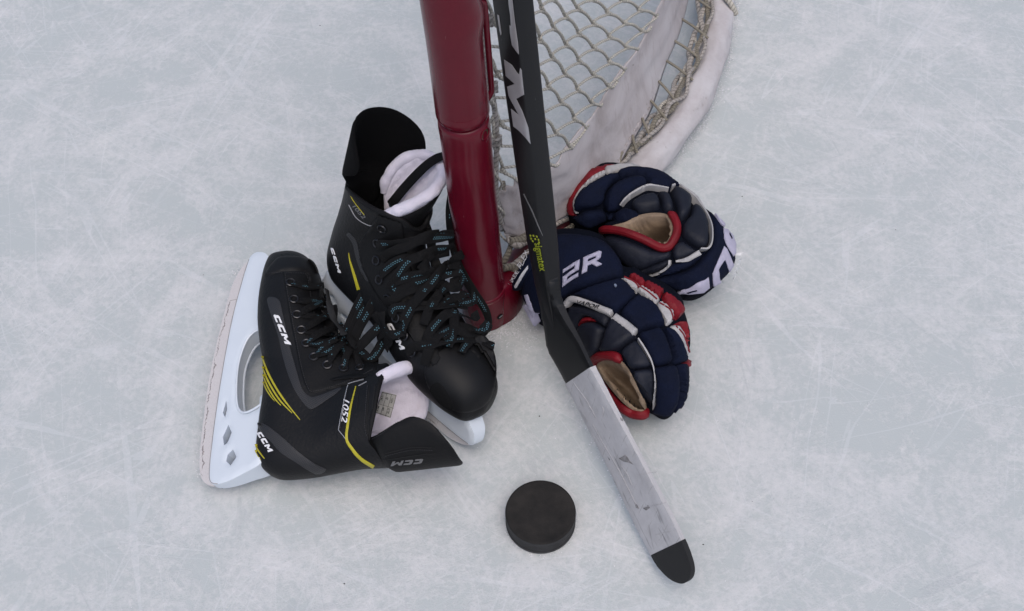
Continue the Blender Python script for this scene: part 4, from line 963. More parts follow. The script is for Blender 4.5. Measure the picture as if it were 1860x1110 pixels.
# ---- what is sewn, printed and laced on the skate lying down
def left_details():
    sk, X, tree, tt, gt = LEFT
    k5 = lambda P: [(360+x/5.285, 690+y/5.285) for x, y in P]
    pad('toe_cap', c1([(332, 172), (340, 145), (364, 112), (402, 84), (496, 86), (545, 110), (568, 172), (570, 275), (562, 300), (546, 285), (524, 200), (508, 153), (412, 150)]), tree, 'black_cap', sk, T=.0016, D=3)
    pad('eyestay', c1([(412, 152), (506, 152), (522, 175), (528, 215), (540, 290), (552, 345), (568, 400), (590, 450), (625, 490), (665, 510), (705, 495), (760, 502), (818, 522), (812, 572), (740, 612), (640, 648), (545, 672), (520, 668), (500, 625), (478, 540), (460, 450), (440, 350), (424, 250), (414, 190)]), tree, 'black_panel', sk, T=.0014, D=3, rnd=0)
    pad('carbon_panel', c1([(344, 266), (392, 270), (412, 340), (440, 470), (468, 570), (492, 650), (524, 684), (560, 684), (655, 648), (646, 668), (600, 700), (545, 736), (518, 734), (474, 680), (440, 610), (412, 520), (392, 430), (365, 350)]), tree, 'carbon_print', sk, T=.0004, D=2)
    pad('carbon_panel', c1([(303, 798), (345, 812), (410, 862), (480, 925), (550, 975), (596, 998), (552, 1018), (470, 970), (400, 925), (360, 880), (318, 840)]), tree, 'carbon_print', sk, T=.0004, D=2)
    for P, w in (([(320, 512), (350, 590), (405, 685), (484, 786)], [5, 8, 8, 3]), ([(322, 556), (348, 620), (395, 698), (450, 757)], [4, 7, 7, 3]), ([(324, 590), (348, 648), (376, 694), (402, 724)], [3, 6, 6, 3]), ([(325, 622), (340, 655), (358, 684), (376, 706)], [3, 5, 4, 2]),
                 ([(292, 890), (304, 915), (332, 952)], [3, 6, 3]), ([(292, 915), (302, 938), (316, 958)], [2, 4, 2])):
        pad('yellow_stripe', c1([tuple(q) for q in stripe(P, w)]), tree, 'yellow_print', sk, T=.0003, D=1.5, rnd=0, s=3)
    pad('cuff_stripe', c1([tuple(q) for q in stripe([(724, 642), (704, 720), (690, 800), (684, 866), (704, 905), (744, 952), (800, 988)], [3, 7, 10, 11, 13, 14, 15])]), tree, 'yellow_print', sk, T=.0004, D=1.5, rnd=0, s=3)
    for P in ([(757, 612), (700, 628), (688, 642), (668, 730), (651, 818), (652, 832), (668, 852), (688, 878)], [(770, 622), (735, 640)]):
        pad('cuff_line', c1([tuple(q) for q in stripe(P, 2.4)]), tree, 'silver_print', sk, T=.0003, D=1, rnd=0, s=3)
    for P in ([(782, 640), (775, 720), (770, 800), (775, 850), (800, 885)], [(806, 640), (796, 720), (790, 800)], [(735, 670), (728, 740)], [(850, 930), (960, 905), (1050, 905)], [(836, 960), (1000, 935), (1065, 930)], [(330, 152), (400, 148)], [(410, 150), (404, 100), (408, 74)], [(372, 345), (400, 470), (440, 600)], [(480, 650), (700, 634)]):
        pad('seam', c1([tuple(q) for q in stripe(P, 2.6)]), gt if P[0][0] > 830 else tree, 'seam', sk, T=.0005, D=1, rnd=0, s=3)
    blocks('side_lettering', 'CCM', c1([(371, 336)])[0], (21.5, 53), (9.8, -1.2), tree, 'white_print', sk, off=.0018)
    blocks('heel_lettering', 'CCM', k5([(562, 512)])[0], (21.5, 34.5), (7.4, -4.6), tree, 'white_print', sk, off=.0006)
    blocks('guard_lettering', 'CCM', c1([(1014, 952)])[0], (-56, 5), (-1, 8), gt, 'grey_print', sk, off=.0005)
    lettering('model_number', '1052', c1([(675, 687)])[0], (-5.5, 46), (11, 1.5), tree, 'white_print', sk, shear=.25, off=.0009)
    for pth in ([(420, 156), (432, 250), (450, 350), (470, 450), (488, 540), (508, 620), (526, 660), (548, 664), (640, 640), (736, 604), (806, 568)], [(424, 158), (500, 160), (514, 180), (520, 215), (532, 290), (546, 350)], [(690, 650), (672, 740), (660, 810), (664, 830)], [(775, 640), (768, 730), (764, 810), (772, 858)], [(334, 160), (410, 156)]):
        stitches(c1(pth), tree, 'thread', sk)
    for pth in ([(795, 868), (840, 842), (890, 804), (930, 788)], [(850, 940), (960, 915), (1060, 915)]): stitches(c1(pth), gt, 'thread', sk, off=.0008)
    ey = [(443, 200), (458, 272), (471, 337), (490, 403), (512, 460), (545, 518), (602, 553), (672, 567), (743, 566)]
    P, N = cast(c1(ey), tree)
    for p, n in zip(P, N): eyelet(sk, p+n*.0015, n, .0046)
    # far edge of the lacing flap, standing proud
    lp = smooth_loop(c1([(556, 300), (600, 305), (640, 290), (642, 330), (640, 372), (652, 420), (668, 470), (640, 490), (600, 450), (570, 380)]), 4); v2, f2, d = tri([lp], 4.)
    h = .0032*np.sqrt(np.clip(1-(1-np.clip(d/4, 0, 1))**2, 0, 1)); Q = at(v2, .062); D = rays(v2)
    V_, F_ = slab(v2, f2, Q-D*h[:, None], Q+D*h[:, None]+V3((0, 0, -.006))); obj('eyestay', V_, fixn(V_, F_, -D[0]), 'black_panel', sk)
    for pth, hh in (([(443, 203), (480, 214), (520, 222), (575, 212)], [.001, .004, .004, .003]), ([(458, 275), (500, 285), (545, 284), (592, 300)], [.001, .004, .005, .004]), ([(471, 337), (500, 325), (540, 300), (588, 262)], [.001, .005, .006, .004]),
                    ([(471, 337), (520, 346), (590, 350)], [.001, .003, .004]), ([(490, 405), (530, 385), (572, 352), (612, 318)], [.001, .005, .008, .006]), ([(490, 405), (545, 420), (610, 432)], [.001, .003, .005]), ([(512, 460), (545, 440), (590, 418), (640, 398)], [.001, .006, .009, .010]), ([(512, 460), (570, 470), (640, 452)], [.001, .004, .008]),
                    ([(545, 518), (580, 488), (622, 468), (668, 450)], [.001, .006, .010, .012]), ([(545, 518), (600, 505), (660, 480)], [.001, .005, .010]), ([(602, 553), (622, 522), (650, 492), (682, 470)], [.001, .006, .010, .014]), ([(672, 567), (678, 535), (690, 505), (684, 470)], [.001, .005, .010, .014]), ([(743, 566), (730, 532), (710, 505), (690, 478)], [.001, .005, .010, .014])):
        lace_px(sk, c1(pth), tree, w=.0082, h=hh, twist=.35)
    # dark tangle of lace across the instep
    for pth, hh in (([(588, 240), (600, 330), (625, 400), (668, 455)], [.006, .010, .012, .014]), ([(560, 220), (585, 300), (610, 370)], [.004, .007, .008]), ([(560, 330), (600, 380), (650, 430), (690, 470)], [.006, .010, .014, .018]), ([(575, 400), (620, 440), (680, 478), (740, 500)], [.006, .010, .012, .008])):
        lace_px(sk, c1(pth), tree, w=.0075, h=hh, twist=.5, m='lace_plain')
    # paper size label inside the tongue
    k6 = lambda P: [(600+x/4.269, 600+y/4.269) for x, y in P]
    pad('size_label', k6([(404, 474), (514, 502), (466, 680), (350, 638)]), tt, 'label_paper', sk, T=.0004, D=2, rnd=0, off=.0004)
    for a, b in (((440, 484), (392, 654)), ((476, 494), (430, 668)), ((380, 570), (490, 606)), ((404, 478), (352, 634)), ((512, 504), (466, 676)), ((404, 478), (512, 504)), ((352, 634), (466, 676))):
        pad('label_line', k6([tuple(q) for q in stripe([a, b], 2.6)]), tt, 'black_print', sk, T=.0002, D=1, rnd=0, off=.0010, s=2.5)
    for w, o, ad, up in (('USA', (490, 528), (-10, 36), (-15, -5)), ('6', (450, 520), (-5, 18), (-20, -6)), ('U.K', (415, 500), (-11, 44), (-14, -5)), ('EUR', (466, 610), (-11, 40), (-15, -5)), ('40', (424, 600), (-8, 26), (-18, -6)), ('MEX', (385, 590), (-12, 42), (-14, -5))):
        lettering('label_print', w, k6([o])[0], V3(ad)/4.269, -V3(up)/4.269*-1, tt, 'black_print', sk, off=.0012)
left_stitch = None
left_details()

def right_details():
    sk, X, tree, tt, gt = RIGHT
    k3 = lambda P: [(690+x/5.286, 380+y/5.286) for x, y in P]; k4 = lambda P: [(690+x/4.826, 540+y/4.826) for x, y in P]
    q1 = lambda P: [(590+x/6.53, 300+y/6.53) for x, y in P]; q2 = lambda P: [(590+x/6.53, 430+y/6.53) for x, y in P]
    pad('toe_cap', [(771, 680), (776, 652), (790, 640), (818, 624), (850, 612), (878, 608), (895, 632), (902, 664), (899, 702), (888, 729), (867, 745), (838, 750), (814, 741), (795, 728), (780, 708)], tree, 'black_cap', sk, T=.0016, D=3)
    pad('toe_facet', [(782, 706), (797, 694), (814, 712), (823, 736), (820, 744), (806, 737), (792, 724)], tree, 'black_dark', sk, T=.0006, D=3, off=.0016)
    pad('eyestay', [(672, 413), (690, 385), (706, 380), (724, 396), (733, 412), (735, 440), (742, 470), (752, 500), (762, 540), (775, 580), (790, 620), (802, 652), (786, 668), (764, 640), (740, 604), (715, 574), (690, 545), (667, 507), (654, 473), (653, 440)], tree, 'black_panel', sk, T=.0026, D=3, rnd=2)
    pad('eyestay', [(778, 400), (790, 440), (802, 490), (822, 545), (850, 595), (876, 640), (868, 655), (842, 620), (812, 570), (792, 510), (780, 455), (772, 410)], tree, 'black_panel', sk, T=.0024, D=4, rnd=2, off=.0005)
    pad('carbon_panel', q2([(300, -40), (380, 60), (420, 250), (480, 420), (520, 520), (490, 520), (430, 420), (370, 250), (330, 80), (260, -20)]), tree, 'carbon_print', sk, T=.0004, D=2)
    pad('yellow_stripe', q2([tuple(q) for q in stripe([(284, 190), (300, 290), (345, 440), (400, 630)], [4, 14, 26, 34])]), tree, 'yellow_print', sk, T=.0003, D=1.5, rnd=0)
    pad('yellow_stripe', q1([tuple(q) for q in stripe([(296, 230), (292, 320), (345, 430), (470, 590)], [4, 5, 5, 3])]), tree, 'yellow_print', sk, T=.0003, D=1.5, rnd=0, s=2.5)
    pad('cuff_line', q1([tuple(q) for q in stripe([(285, 470), (380, 630), (535, 718), (585, 672)], 6)]), tree, 'silver_print', sk, T=.0003, D=1, rnd=0, s=2.5)
    lettering('model_number', '1052', (638.5, 373), (22, 25), (5.0, -4.2), tree, 'grey_print', sk, shear=.2)
    blocks('heel_lettering', 'CCM', (600.5, 450), (14, 45), (4.2, -1.6), tree, 'white_print', sk)
    blocks('side_lettering', 'CCM', k4([(60, 235)])[0], (25, 47), (7.5, -4.5), tree, 'white_print', sk)
    for P in ([(330, 100), (380, 230), (470, 350), (610, 470)], [(360, 290), (350, 330)], [(420, 400), (400, 460)]):
        pad('seam', q1([tuple(q) for q in stripe(P, 9)]), tree, 'seam', sk, T=.0006, D=1, rnd=0, s=3)
    P, N = cast([(696, 413), (688, 441), (686.5, 473), (692, 508), (706, 543), (722, 578), (737, 610), (751, 639)], tree)
    for p, n in zip(P, N): eyelet(sk, p+n*.003, n, .0046)
    up = [([(40, 480), (130, 410), (250, 330), (340, 240), (420, 200), (520, 195), (640, 212)], [.003, .006, .010, .012, .012, .010, .006]),
          ([(-10, 330), (120, 300), (300, 270), (450, 255), (640, 250)], [.003, .006, .010, .010, .006]),
          ([(120, 770), (190, 640), (260, 500), (340, 420), (420, 375), (540, 372), (645, 335)], [.004, .008, .012, .014, .013, .010, .006]),
          ([(260, 1100), (295, 980), (345, 850), (410, 680), (470, 560), (560, 490), (660, 462), (705, 472)], [.008, .012, .016, .018, .018, .016, .014, .010]),
          ([(170, 690), (300, 630), (450, 590), (560, 545), (700, 560)], [.005, .012, .014, .012, .006]),
          ([(150, 780), (320, 705), (500, 645), (720, 608)], [.005, .010, .012, .006]),
          ([(340, 580), (360, 500), (385, 430), (400, 380)], [.012, .016, .014, .010]),
          ([(440, 990), (485, 880), (520, 790), (600, 740), (730, 700)], [.010, .014, .014, .012, .006]),
          ([(500, 990), (620, 925), (760, 880), (850, 960)], [.010, .012, .012, .006]),
          ([(250, 900), (350, 960), (520, 985), (700, 970), (835, 930)], [.006, .010, .012, .010, .006]),
          ([(60, 880), (150, 880), (230, 800), (330, 760), (500, 760), (680, 790), (740, 690)], [.003, .006, .008, .010, .010, .008, .006]),
          ([(30, 640), (110, 560), (240, 470), (420, 440), (600, 420)], [.003, .006, .008, .008, .006])]
    for p, h in up: lace_px(sk, k3(p), tree, w=.0108, h=[q+.002 for q in h], twist=.45)
    lo = [([(235, 310), (262, 170), (310, 20), (330, -60)], [.006, .012, .014, .014]), ([(410, 600), (440, 490), (480, 400), (560, 335), (660, 312), (830, 352), (920, 270)], [.003, .006, .008, .010, .010, .008, .006]),
          ([(400, 400), (450, 300), (560, 190), (740, 242), (820, 188)], [.004, .008, .012, .010, .006]), ([(530, 395), (640, 350), (760, 395), (885, 330)], [.008, .010, .010, .006]), ([(590, 470), (612, 400), (600, 290), (600, 180)], [.006, .010, .012, .012]),
          ([(700, 512), (760, 430), (880, 350), (905, 262)], [.004, .008, .010, .006]), ([(380, 270), (400, 180), (420, 90), (450, 0)], [.008, .012, .014, .014]), ([(470, 120), (600, 60), (740, 100), (780, 0)], [.012, .012, .010, .006]), ([(130, 170), (160, 100), (260, 110), (400, 130), (560, 120), (720, 110)], [.004, .006, .010, .012, .010, .006]),
          ([(260, 480), (330, 440), (470, 440), (620, 430), (800, 420), (960, 470)], [.003, .005, .008, .008, .008, .006])]
    for p, h in lo: lace_px(sk, k4(p), tree, w=.0108, h=[q+.002 for q in h], twist=.45)
    # long loop: out of the top eyelet, over the tongue, down along the post
    P, N = cast([(696, 413), (703, 390)], tree); Pt, Nt = cast([(716, 368), (734, 346), (754, 324), (776, 303), (796, 290), (812, 288)], tt)
    pts = [P[0]+N[0]*.003, P[1]+N[1]*.012]+[p-rays([to_px(p)[0]])[0]*.010+V3((0, 0, .003)) for p in Pt]
    z0 = pts[-1][2]
    pts += [at1(823, 300, z0-.006), at1(824, 335, z0-.04), at1(818, 385, .185), at1(823, 440, .15), at1(837, 490, .115), at1(860, 530, .088), at1(881, 562, .072), at1(888, 588, .07), at1(880, 606, .074), at1(856, 622, .09)]
    lace_3d(sk, pts, w=.0108, up=(-.3, -.5, .8), twist=.5)
    for p, h in (([(60, 120), (90, 220), (118, 300), (122, 372), (105, 400)], [.008, .010, .008, .006, .004]), ([(20, 340), (90, 300), (170, 330), (240, 300)], [.006, .008, .010, .006])): lace_px(sk, k4(p), tree, w=.0108, h=h, twist=.3)
    lace_px(sk, [(692, 566), (702, 588), (712, 608), (708, 632)], tree, w=.0112, h=[.010, .007, .006, .005], twist=.2)
    # loops hanging over to the other skate
    for q in ([(683, 470, .125), (684, 492, .118), (668, 522, .112), (650, 556, .10), (634, 592, .092), (622, 622, .088), (627, 642, .085)], [(676, 500, .125), (690, 500, .122), (684, 535, .115), (668, 568, .105), (652, 596, .095), (640, 632, .088), (648, 655, .08)],
              [(735, 560, .115), (712, 575, .112), (694, 588, .106), (670, 612, .10), (648, 632, .09), (622, 632, .082)], [(655, 505, .12), (668, 508, .118), (662, 548, .10), (636, 610, .09), (618, 640, .078)], [(706, 545, .118), (706, 580, .105), (700, 610, .09), (676, 650, .085), (655, 640, .085), (640, 640, .08)]):
        lace_3d(sk, [at1(*a) for a in q], w=.0112, up=(-.2, -.5, .8), twist=.4)
right_details()

# ------------------------------------------------------------------ gloves
def core_body(outline, zc, up, down, holes=(), D=46., s=5.):
    """soft closed body whose outline stands at height zc; holes cut the upper skin"""
    lp = smooth_loop(outline, 3); v2, f2, d = tri([lp], s)
    zc = np.array([zc(x, y) for x, y in v2]) if callable(zc) else np.full(len(v2), zc)
    q = np.clip(d/D, 0, 1); k = np.sqrt(1-(1-q)**2)
    P = np.array([at1(x, y, z) for (x, y), z in zip(v2, zc)])
    top = P.copy(); top[:, 2] += up*k; bot = P.copy(); bot[:, 2] = np.maximum(bot[:, 2]-down*k, .0012)
    return v2, f2, top, bot
def glove(label, outline, zc, up, down, loc, D):
    g = thing('hockey_glove', label, 'hockey glove', (loc[0], loc[1], 0), 'pair of hockey gloves')
    v2, f2, top, bot = core_body(outline, zc, up, down, D=D)
    V, F = slab(v2, f2, top, bot); F = fixn(V, F, V3((0, 0, 1)))
    return g, V, F, v2, f2, top, bot
def cut_body(g, v2, f2, top, bot, hole, name, m):
    px = to_px(top); c = np.array([px[list(t)].mean(0) for t in f2]); hl = smooth_loop(hole, 4); ins = inside(c, [hl.mean(0)+(hl-hl.mean(0))*1.04]) if hole is not None else np.zeros(len(f2), bool)
    n = len(v2); F = [tuple(t) for t, i in zip(f2, ins) if not i]+[tuple(n+i for i in t[::-1]) for t in f2]
    cnt = {(a, b) for t in f2 for a, b in ((t[0], t[1]), (t[1], t[2]), (t[2], t[0]))}
    for a, b in cnt:
        if (b, a) not in cnt: F.append((b, a, a+n, b+n))
    V = np.vstack([top, bot]); return obj(name, V, fixn(V, F, V3((0, 0, 1))), m, g, sharp=None)
def bowl(g, hole, tree, depth, name, m, tilt=(0, 0, -1), grow=1.15):
    lp = smooth_loop(hole, 4); lp = lp.mean(0)+(lp-lp.mean(0))*grow; v, f, d = tri([lp], 4.); P, N = cast(v, tree); P = P+N*.0012
    q = np.clip((d-8)/max(d.max()*.75, 1), 0, 1); k = np.sqrt(1-(1-q)**2); dv = V3(tilt)/np.linalg.norm(tilt)
    Q = P+dv*(k*depth)[:, None]; Q[:, 2] = np.maximum(Q[:, 2], .003)
    return obj(name, Q, fixn(Q, [tuple(t) for t in f], -rays([v[0]])[0]), m, g, sharp=None)
def rim(g, path, tree, r, name, m, closed=False, lift=.001):
    P2 = catmull(path, 7); P, N = cast(P2, tree); Q = P+N*lift
    for _ in range(3): Q = np.vstack([Q[:1], (Q[:-2]+2*Q[1:-1]+Q[2:])/4, Q[-1:]])
    v, f, u = tube(Q, np.interp(np.linspace(0, 1, len(Q)), [0, .06, .94, 1], [.5, 1, 1, .5])*r, 10); return obj(name, v, f, m, g, uv=u)
def piping(g, path, tree, w, m='white_leather', name='piping', T=.0014, off=.0030):
    return pad(name, [tuple(q) for q in stripe(path, w)], tree, m, g, T=T, D=3, rnd=0, s=3, off=off)

def build_glove_lower():
    g7 = lambda P: [(920+x/3., 410+y/3.) for x, y in P]
    out = g7([(66, 300), (130, 175), (200, 92), (285, 66), (400, 66), (520, 100), (600, 190), (640, 268), (700, 272), (762, 312), (853, 355), (956, 434), (974, 515), (1002, 620), (990, 700), (972, 800), (967, 880), (942, 970), (893, 1020), (840, 1020), (775, 985), (740, 1030), (690, 1010), (640, 985), (560, 880), (490, 770), (410, 640), (360, 570), (300, 510), (215, 520), (150, 480), (110, 410), (72, 345)])
    zc = lambda x, y: .040+.012*max(0, min(1, (560-y)/120))
    loc = at1(1105, 600, 0)
    g, V, F, v2, f2, top, bot = glove('navy glove lying palm up, tan palm opening beside the taped blade', out, zc, .050, .046, loc, 60.)
    g['label'] = 'navy and red hockey glove with tan thumb opening, just right of the stick blade'
    tree = bvh(V, F)
    hole = g7([(505, 745), (560, 722), (620, 742), (665, 790), (705, 870), (742, 955), (752, 1000), (715, 1000), (650, 962), (580, 885), (522, 805)])
    cut_body(g, v2, f2, top, bot, hole, 'glove_shell', 'navy_dark')
    bowl(g, hole, tree, .060, 'palm', 'tan_palm', (.45, .10, -1), 1.12)
    P_ = lambda name, poly, m='navy_cloth', T=.011, D=None, off=0.: pad(name, g7(poly), tree, m, g, T=T*.85, D=(D or 17)*.62, p=2.4, noise=.0007, s=4, off=off, sink=.004, rnd=3)
    P_('cuff_pad', [(200, 84), (285, 58), (400, 58), (520, 92), (600, 185), (638, 272), (560, 305), (450, 335), (340, 380), (180, 476), (112, 410), (100, 330), (140, 200)], T=.012, D=30)
    P_('cuff_tab', [(62, 300), (100, 230), (150, 165), (176, 180), (168, 240), (130, 300), (92, 345), (66, 340)], T=.007, D=10, off=.006)
    P_('backhand_roll', [(350, 384), (450, 342), (560, 312), (625, 300), (690, 358), (700, 396), (622, 466), (582, 478), (480, 428), (400, 394)], T=.013)
    P_('backhand_roll', [(622, 478), (700, 396), (740, 396), (815, 440), (858, 520), (848, 552), (760, 578), (712, 590), (655, 532)], T=.013)
    P_('finger_roll', [(716, 606), (760, 586), (838, 572), (872, 650), (892, 748), (880, 760), (800, 766), (742, 652)], T=.013)
    P_('finger_roll', [(846, 572), (888, 570), (930, 620), (962, 725), (942, 756), (896, 752), (876, 650)], T=.012, D=12)
    P_('finger_tip', [(800, 776), (880, 766), (908, 772), (924, 880), (910, 970), (882, 1016), (842, 1014), (800, 1000), (820, 955), (820, 850)], T=.013)
    P_('finger_tip', [(914, 766), (962, 760), (966, 870), (944, 962), (902, 1012), (890, 1012), (920, 950), (932, 870)], T=.011, D=10)
    P_('thumb_base', [(345, 452), (400, 434), (500, 462), (568, 500), (540, 556), (480, 518), (430, 498), (402, 530), (392, 600), (354, 556)], 'navy_leather', T=.008, D=14)
    P_('thumb_lining', [(398, 545), (420, 504), (470, 500), (498, 524), (440, 526)], 'red_leather', T=.004, D=8, off=.002)
    P_('thumb_roll', [(402, 575), (422, 532), (480, 526), (540, 562), (530, 620), (512, 688), (468, 715), (420, 650)], 'navy_leather', T=.013, D=20)
    P_('thumb_roll', [(552, 560), (592, 502), (700, 598), (690, 628), (600, 688), (522, 688), (536, 622)], 'navy_leather', T=.012, D=18)
    P_('index_roll', [(632, 690), (708, 636), (778, 738), (788, 768), (690, 786), (652, 740)], 'navy_leather', T=.011, D=16)
    P_('index_roll', [(692, 800), (788, 782), (810, 850), (808, 928), (782, 968), (732, 900)], 'navy_leather', T=.011, D=16)
    for wp, rp in (([(625, 302), (658, 287), (728, 332), (716, 352), (702, 372)], [(692, 268), (758, 310), (736, 336), (668, 287)]),
                   ([(712, 357), (742, 332), (830, 392), (816, 432), (800, 436)], [(766, 308), (850, 352), (846, 380), (824, 398), (748, 336)]),
                   ([(816, 452), (842, 416), (905, 472), (905, 520), (870, 548), (856, 520)], [(864, 368), (948, 436), (958, 478), (918, 518), (906, 470), (848, 416)]),
                   ([(886, 562), (930, 547), (964, 600), (980, 690), (968, 728), (940, 660)], [(902, 546), (966, 522), (984, 620), (976, 690), (960, 592), (936, 545)])):
        P_('side_roll', wp, 'white_leather', T=.005, D=8, off=.001); P_('side_roll', rp, 'red_leather', T=.0065, D=9, off=.001)
        m = (V3(wp[0])+V3(rp[-1]))/2
    for a in ([(640, 292), (690, 318), (722, 350)], [(726, 345), (775, 378), (818, 415)], [(830, 434), (880, 470), (900, 520)], [(908, 556), (945, 600), (974, 690)]):
        piping(g, g7(a), tree, 2.6, 'red_leather', 'red_piping', off=.0055, T=.001)
    P_('tip_trim', [(932, 760), (976, 722), (980, 752), (968, 795), (958, 772)], 'red_leather', T=.007, D=6, off=.002)
    piping(g, g7([(336, 432), (372, 402), (440, 424), (520, 464), (578, 492)]), tree, [11, 11.5, 11, 11, 10], name='white_strip', off=.009, T=.002)
    piping(g, g7([(590, 512), (640, 552), (700, 604)]), tree, [12, 13, 13], name='white_strip', off=.009, T=.002)
    piping(g, g7([(716, 632), (760, 700), (798, 770), (818, 850), (824, 988)]), tree, [2.4, 3.0, 2.2, 3, 3.4], off=.0075)
    lettering('line_name', 'VAPOR', g7([(408, 428)])[0], (38, 15.5), (2.6, -5.6), tree, 'black_print', g, shear=.1, off=.0122)
    # cuff lettering: the end of the word shows right of the shaft, its start left of it
    blocks('cuff_lettering', 'ER', g7([(308, 330)])[0], (67, -30), (-8, -23), tree, 'lilac_thread', g, shear=.25, off=.0122, T=.0012)
    pad('cuff_lettering', [g7([(138, 372), (154, 368), (176, 430), (180, 478), (158, 440)])][0], tree, 'lilac_thread', g, T=.0012, D=1.5, rnd=0, off=.0110, s=3)
    pad('cuff_lettering', [g7([(126, 425), (140, 420), (172, 480), (186, 520), (174, 512), (150, 470)])][0], tree, 'lilac_thread', g, T=.0012, D=1.5, rnd=0, off=.0100, s=3)
    lettering('tab_print', 'FREE FLEX', g7([(78, 312)])[0], (27, -45), (-5.2, -3.0), tree, 'white_print', g, off=.0135)
    pad('tab_print', g7([(92, 318), (122, 262), (150, 225), (150, 240), (126, 280), (98, 326)]), tree, 'white_print', g, T=.0003, D=1, rnd=0, off=.0132, s=3)
    rim(g, g7([(630, 742), (600, 716), (550, 706), (505, 716), (480, 745), (500, 800), (560, 896), (630, 980), (690, 1015), (738, 1025), (758, 1002)]), tree, .0058, 'palm_binding', 'red_leather', lift=.002)
    P_('snap', [(583, 355), (592, 352), (598, 362), (590, 370)], 'steel', T=.001, D=2, off=.0125)
    return g, tree
build_glove_lower()

def build_glove_upper():
    g6 = lambda P: [(1000+x/3.964, 280+y/3.964) for x, y in P]
    out = g6([(114, 338), (176, 224), (268, 138), (396, 100), (560, 112), (640, 132), (780, 166), (900, 240), (1000, 310), (1095, 415), (1165, 470), (1232, 565), (1280, 670), (1298, 750), (1270, 820), (1225, 875), (1140, 940), (1050, 975), (940, 966), (820, 926), (700, 872), (600, 822), (530, 775), (485, 730), (455, 680), (400, 600), (372, 560), (390, 530), (470, 515), (420, 490), (400, 478), (330, 496), (270, 520), (222, 514), (136, 440)])
    zc = lambda x, y: .058+.010*max(0, min(1, (1180-x)/120))
    loc = at1(1190, 430, 0)
    g, V, F, v2, f2, top, bot = glove('navy and red hockey glove with curled fingers, resting against the canvas skirt', out, zc, .038, .060, loc, 62.)
    tree = bvh(V, F)
    hole = g6([(440, 525), (500, 508), (560, 492), (640, 452), (730, 436), (820, 446), (858, 500), (862, 590), (806, 658), (740, 640), (620, 585), (520, 560), (450, 545)])
    cut_body(g, v2, f2, top, bot, hole, 'glove_shell', 'navy_dark')
    bowl(g, hole, tree, .085, 'palm', 'tan_palm', (.35, .35, -1), 1.09)
    P_ = lambda name, poly, m='navy_cloth', T=.012, D=None, off=0.: pad(name, g6(poly), tree, m, g, T=T*.85, D=(D or 18)*.62, p=2.4, noise=.0007, s=4, off=off, sink=.004, rnd=3)
    P_('cuff_pad', [(1105, 415), (1165, 470), (1235, 565), (1282, 670), (1300, 750), (1272, 820), (1225, 875), (1140, 942), (1050, 976), (940, 968), (820, 930), (700, 878), (900, 862), (1000, 825), (1075, 765), (1135, 685), (1150, 600), (1138, 500)], T=.012, D=16)
    P_('finger_side', [(112, 332), (174, 212), (268, 121), (396, 79), (490, 84), (395, 128), (310, 168), (232, 248), (182, 330), (168, 425), (200, 440), (136, 440)], 'red_leather', T=.004, D=9)
    P_('finger_side', [(174, 345), (212, 268), (298, 176), (380, 132), (390, 152), (300, 204), (226, 284), (194, 352), (202, 425), (184, 410)], 'white_leather', T=.003, D=6, off=.0035)
    P_('finger_side', [(402, 104), (540, 84), (650, 108), (470, 134), (430, 152), (396, 142)], 'white_leather', T=.003, D=6, off=.0035)
    P_('finger_tip', [(190, 335), (230, 262), (300, 202), (400, 158), (470, 152), (503, 180), (440, 230), (390, 290), (370, 348), (310, 388), (240, 400), (196, 420), (182, 372)], T=.014)
    P_('finger_roll', [(392, 292), (440, 234), (520, 192), (600, 178), (668, 192), (692, 225), (688, 254), (640, 273), (580, 308), (520, 368), (490, 408), (430, 418), (388, 398), (378, 342)], T=.015)
    P_('backhand_roll', [(470, 142), (560, 114), (700, 124), (800, 154), (898, 222), (955, 268), (880, 258), (840, 278), (760, 262), (702, 253), (692, 210), (640, 180), (560, 174), (508, 188), (482, 162)], T=.013)
    P_('finger_roll', [(196, 442), (242, 412), (310, 396), (378, 402), (398, 440), (406, 468), (330, 496), (270, 522), (232, 508), (170, 446)], T=.011, D=14)
    P_('finger_roll', [(392, 422), (488, 418), (560, 402), (600, 420), (640, 442), (600, 466), (500, 484), (424, 468)], T=.011, D=14)
    P_('index_roll', [(602, 352), (660, 312), (740, 298), (778, 330), (788, 390), (740, 416), (650, 426), (602, 408), (588, 380)], 'navy_leather', T=.013)
    P_('index_roll', [(762, 292), (828, 288), (868, 320), (888, 388), (878, 426), (832, 426), (802, 398), (786, 330)], 'navy_leather', T=.012)
    P_('thumb_roll', [(862, 276), (920, 264), (996, 322), (1012, 380), (998, 448), (950, 486), (912, 468), (896, 380)], 'navy_leather', T=.014)
    P_('thumb_roll', [(1010, 384), (1058, 392), (1106, 450), (1134, 540), (1134, 636), (1106, 684), (1060, 684), (982, 636), (944, 588), (952, 520), (1000, 460)], 'navy_leather', T=.014, D=22)
    P_('thumb_base', [(872, 718), (902, 652), (960, 642), (1040, 692), (1066, 710), (980, 756), (902, 772)], 'navy_leather', T=.011)
    P_('palm_pad', [(384, 597), (450, 590), (600, 640), (720, 690), (820, 706), (868, 702), (858, 758), (740, 806), (640, 836), (560, 798), (484, 730), (436, 672)], 'navy_leather', T=.012, D=24)
    P_('palm_pad', [(530, 782), (640, 802), (760, 782), (858, 754), (868, 790), (780, 848), (680, 862), (600, 830)], 'navy_leather', T=.009, D=14)
    P_('wrist_roll', [(690, 872), (780, 852), (872, 792), (980, 766), (1076, 716), (1112, 694), (1130, 690), (1070, 764), (996, 822), (898, 858), (780, 880)], T=.010, D=12)
    piping(g, g6([(520, 380), (560, 332), (620, 292), (690, 258), (760, 264), (842, 282)]), tree, [1.6, 3, 3.6, 3.4, 2.4, 1.8], off=.0095, name='grey_piping')
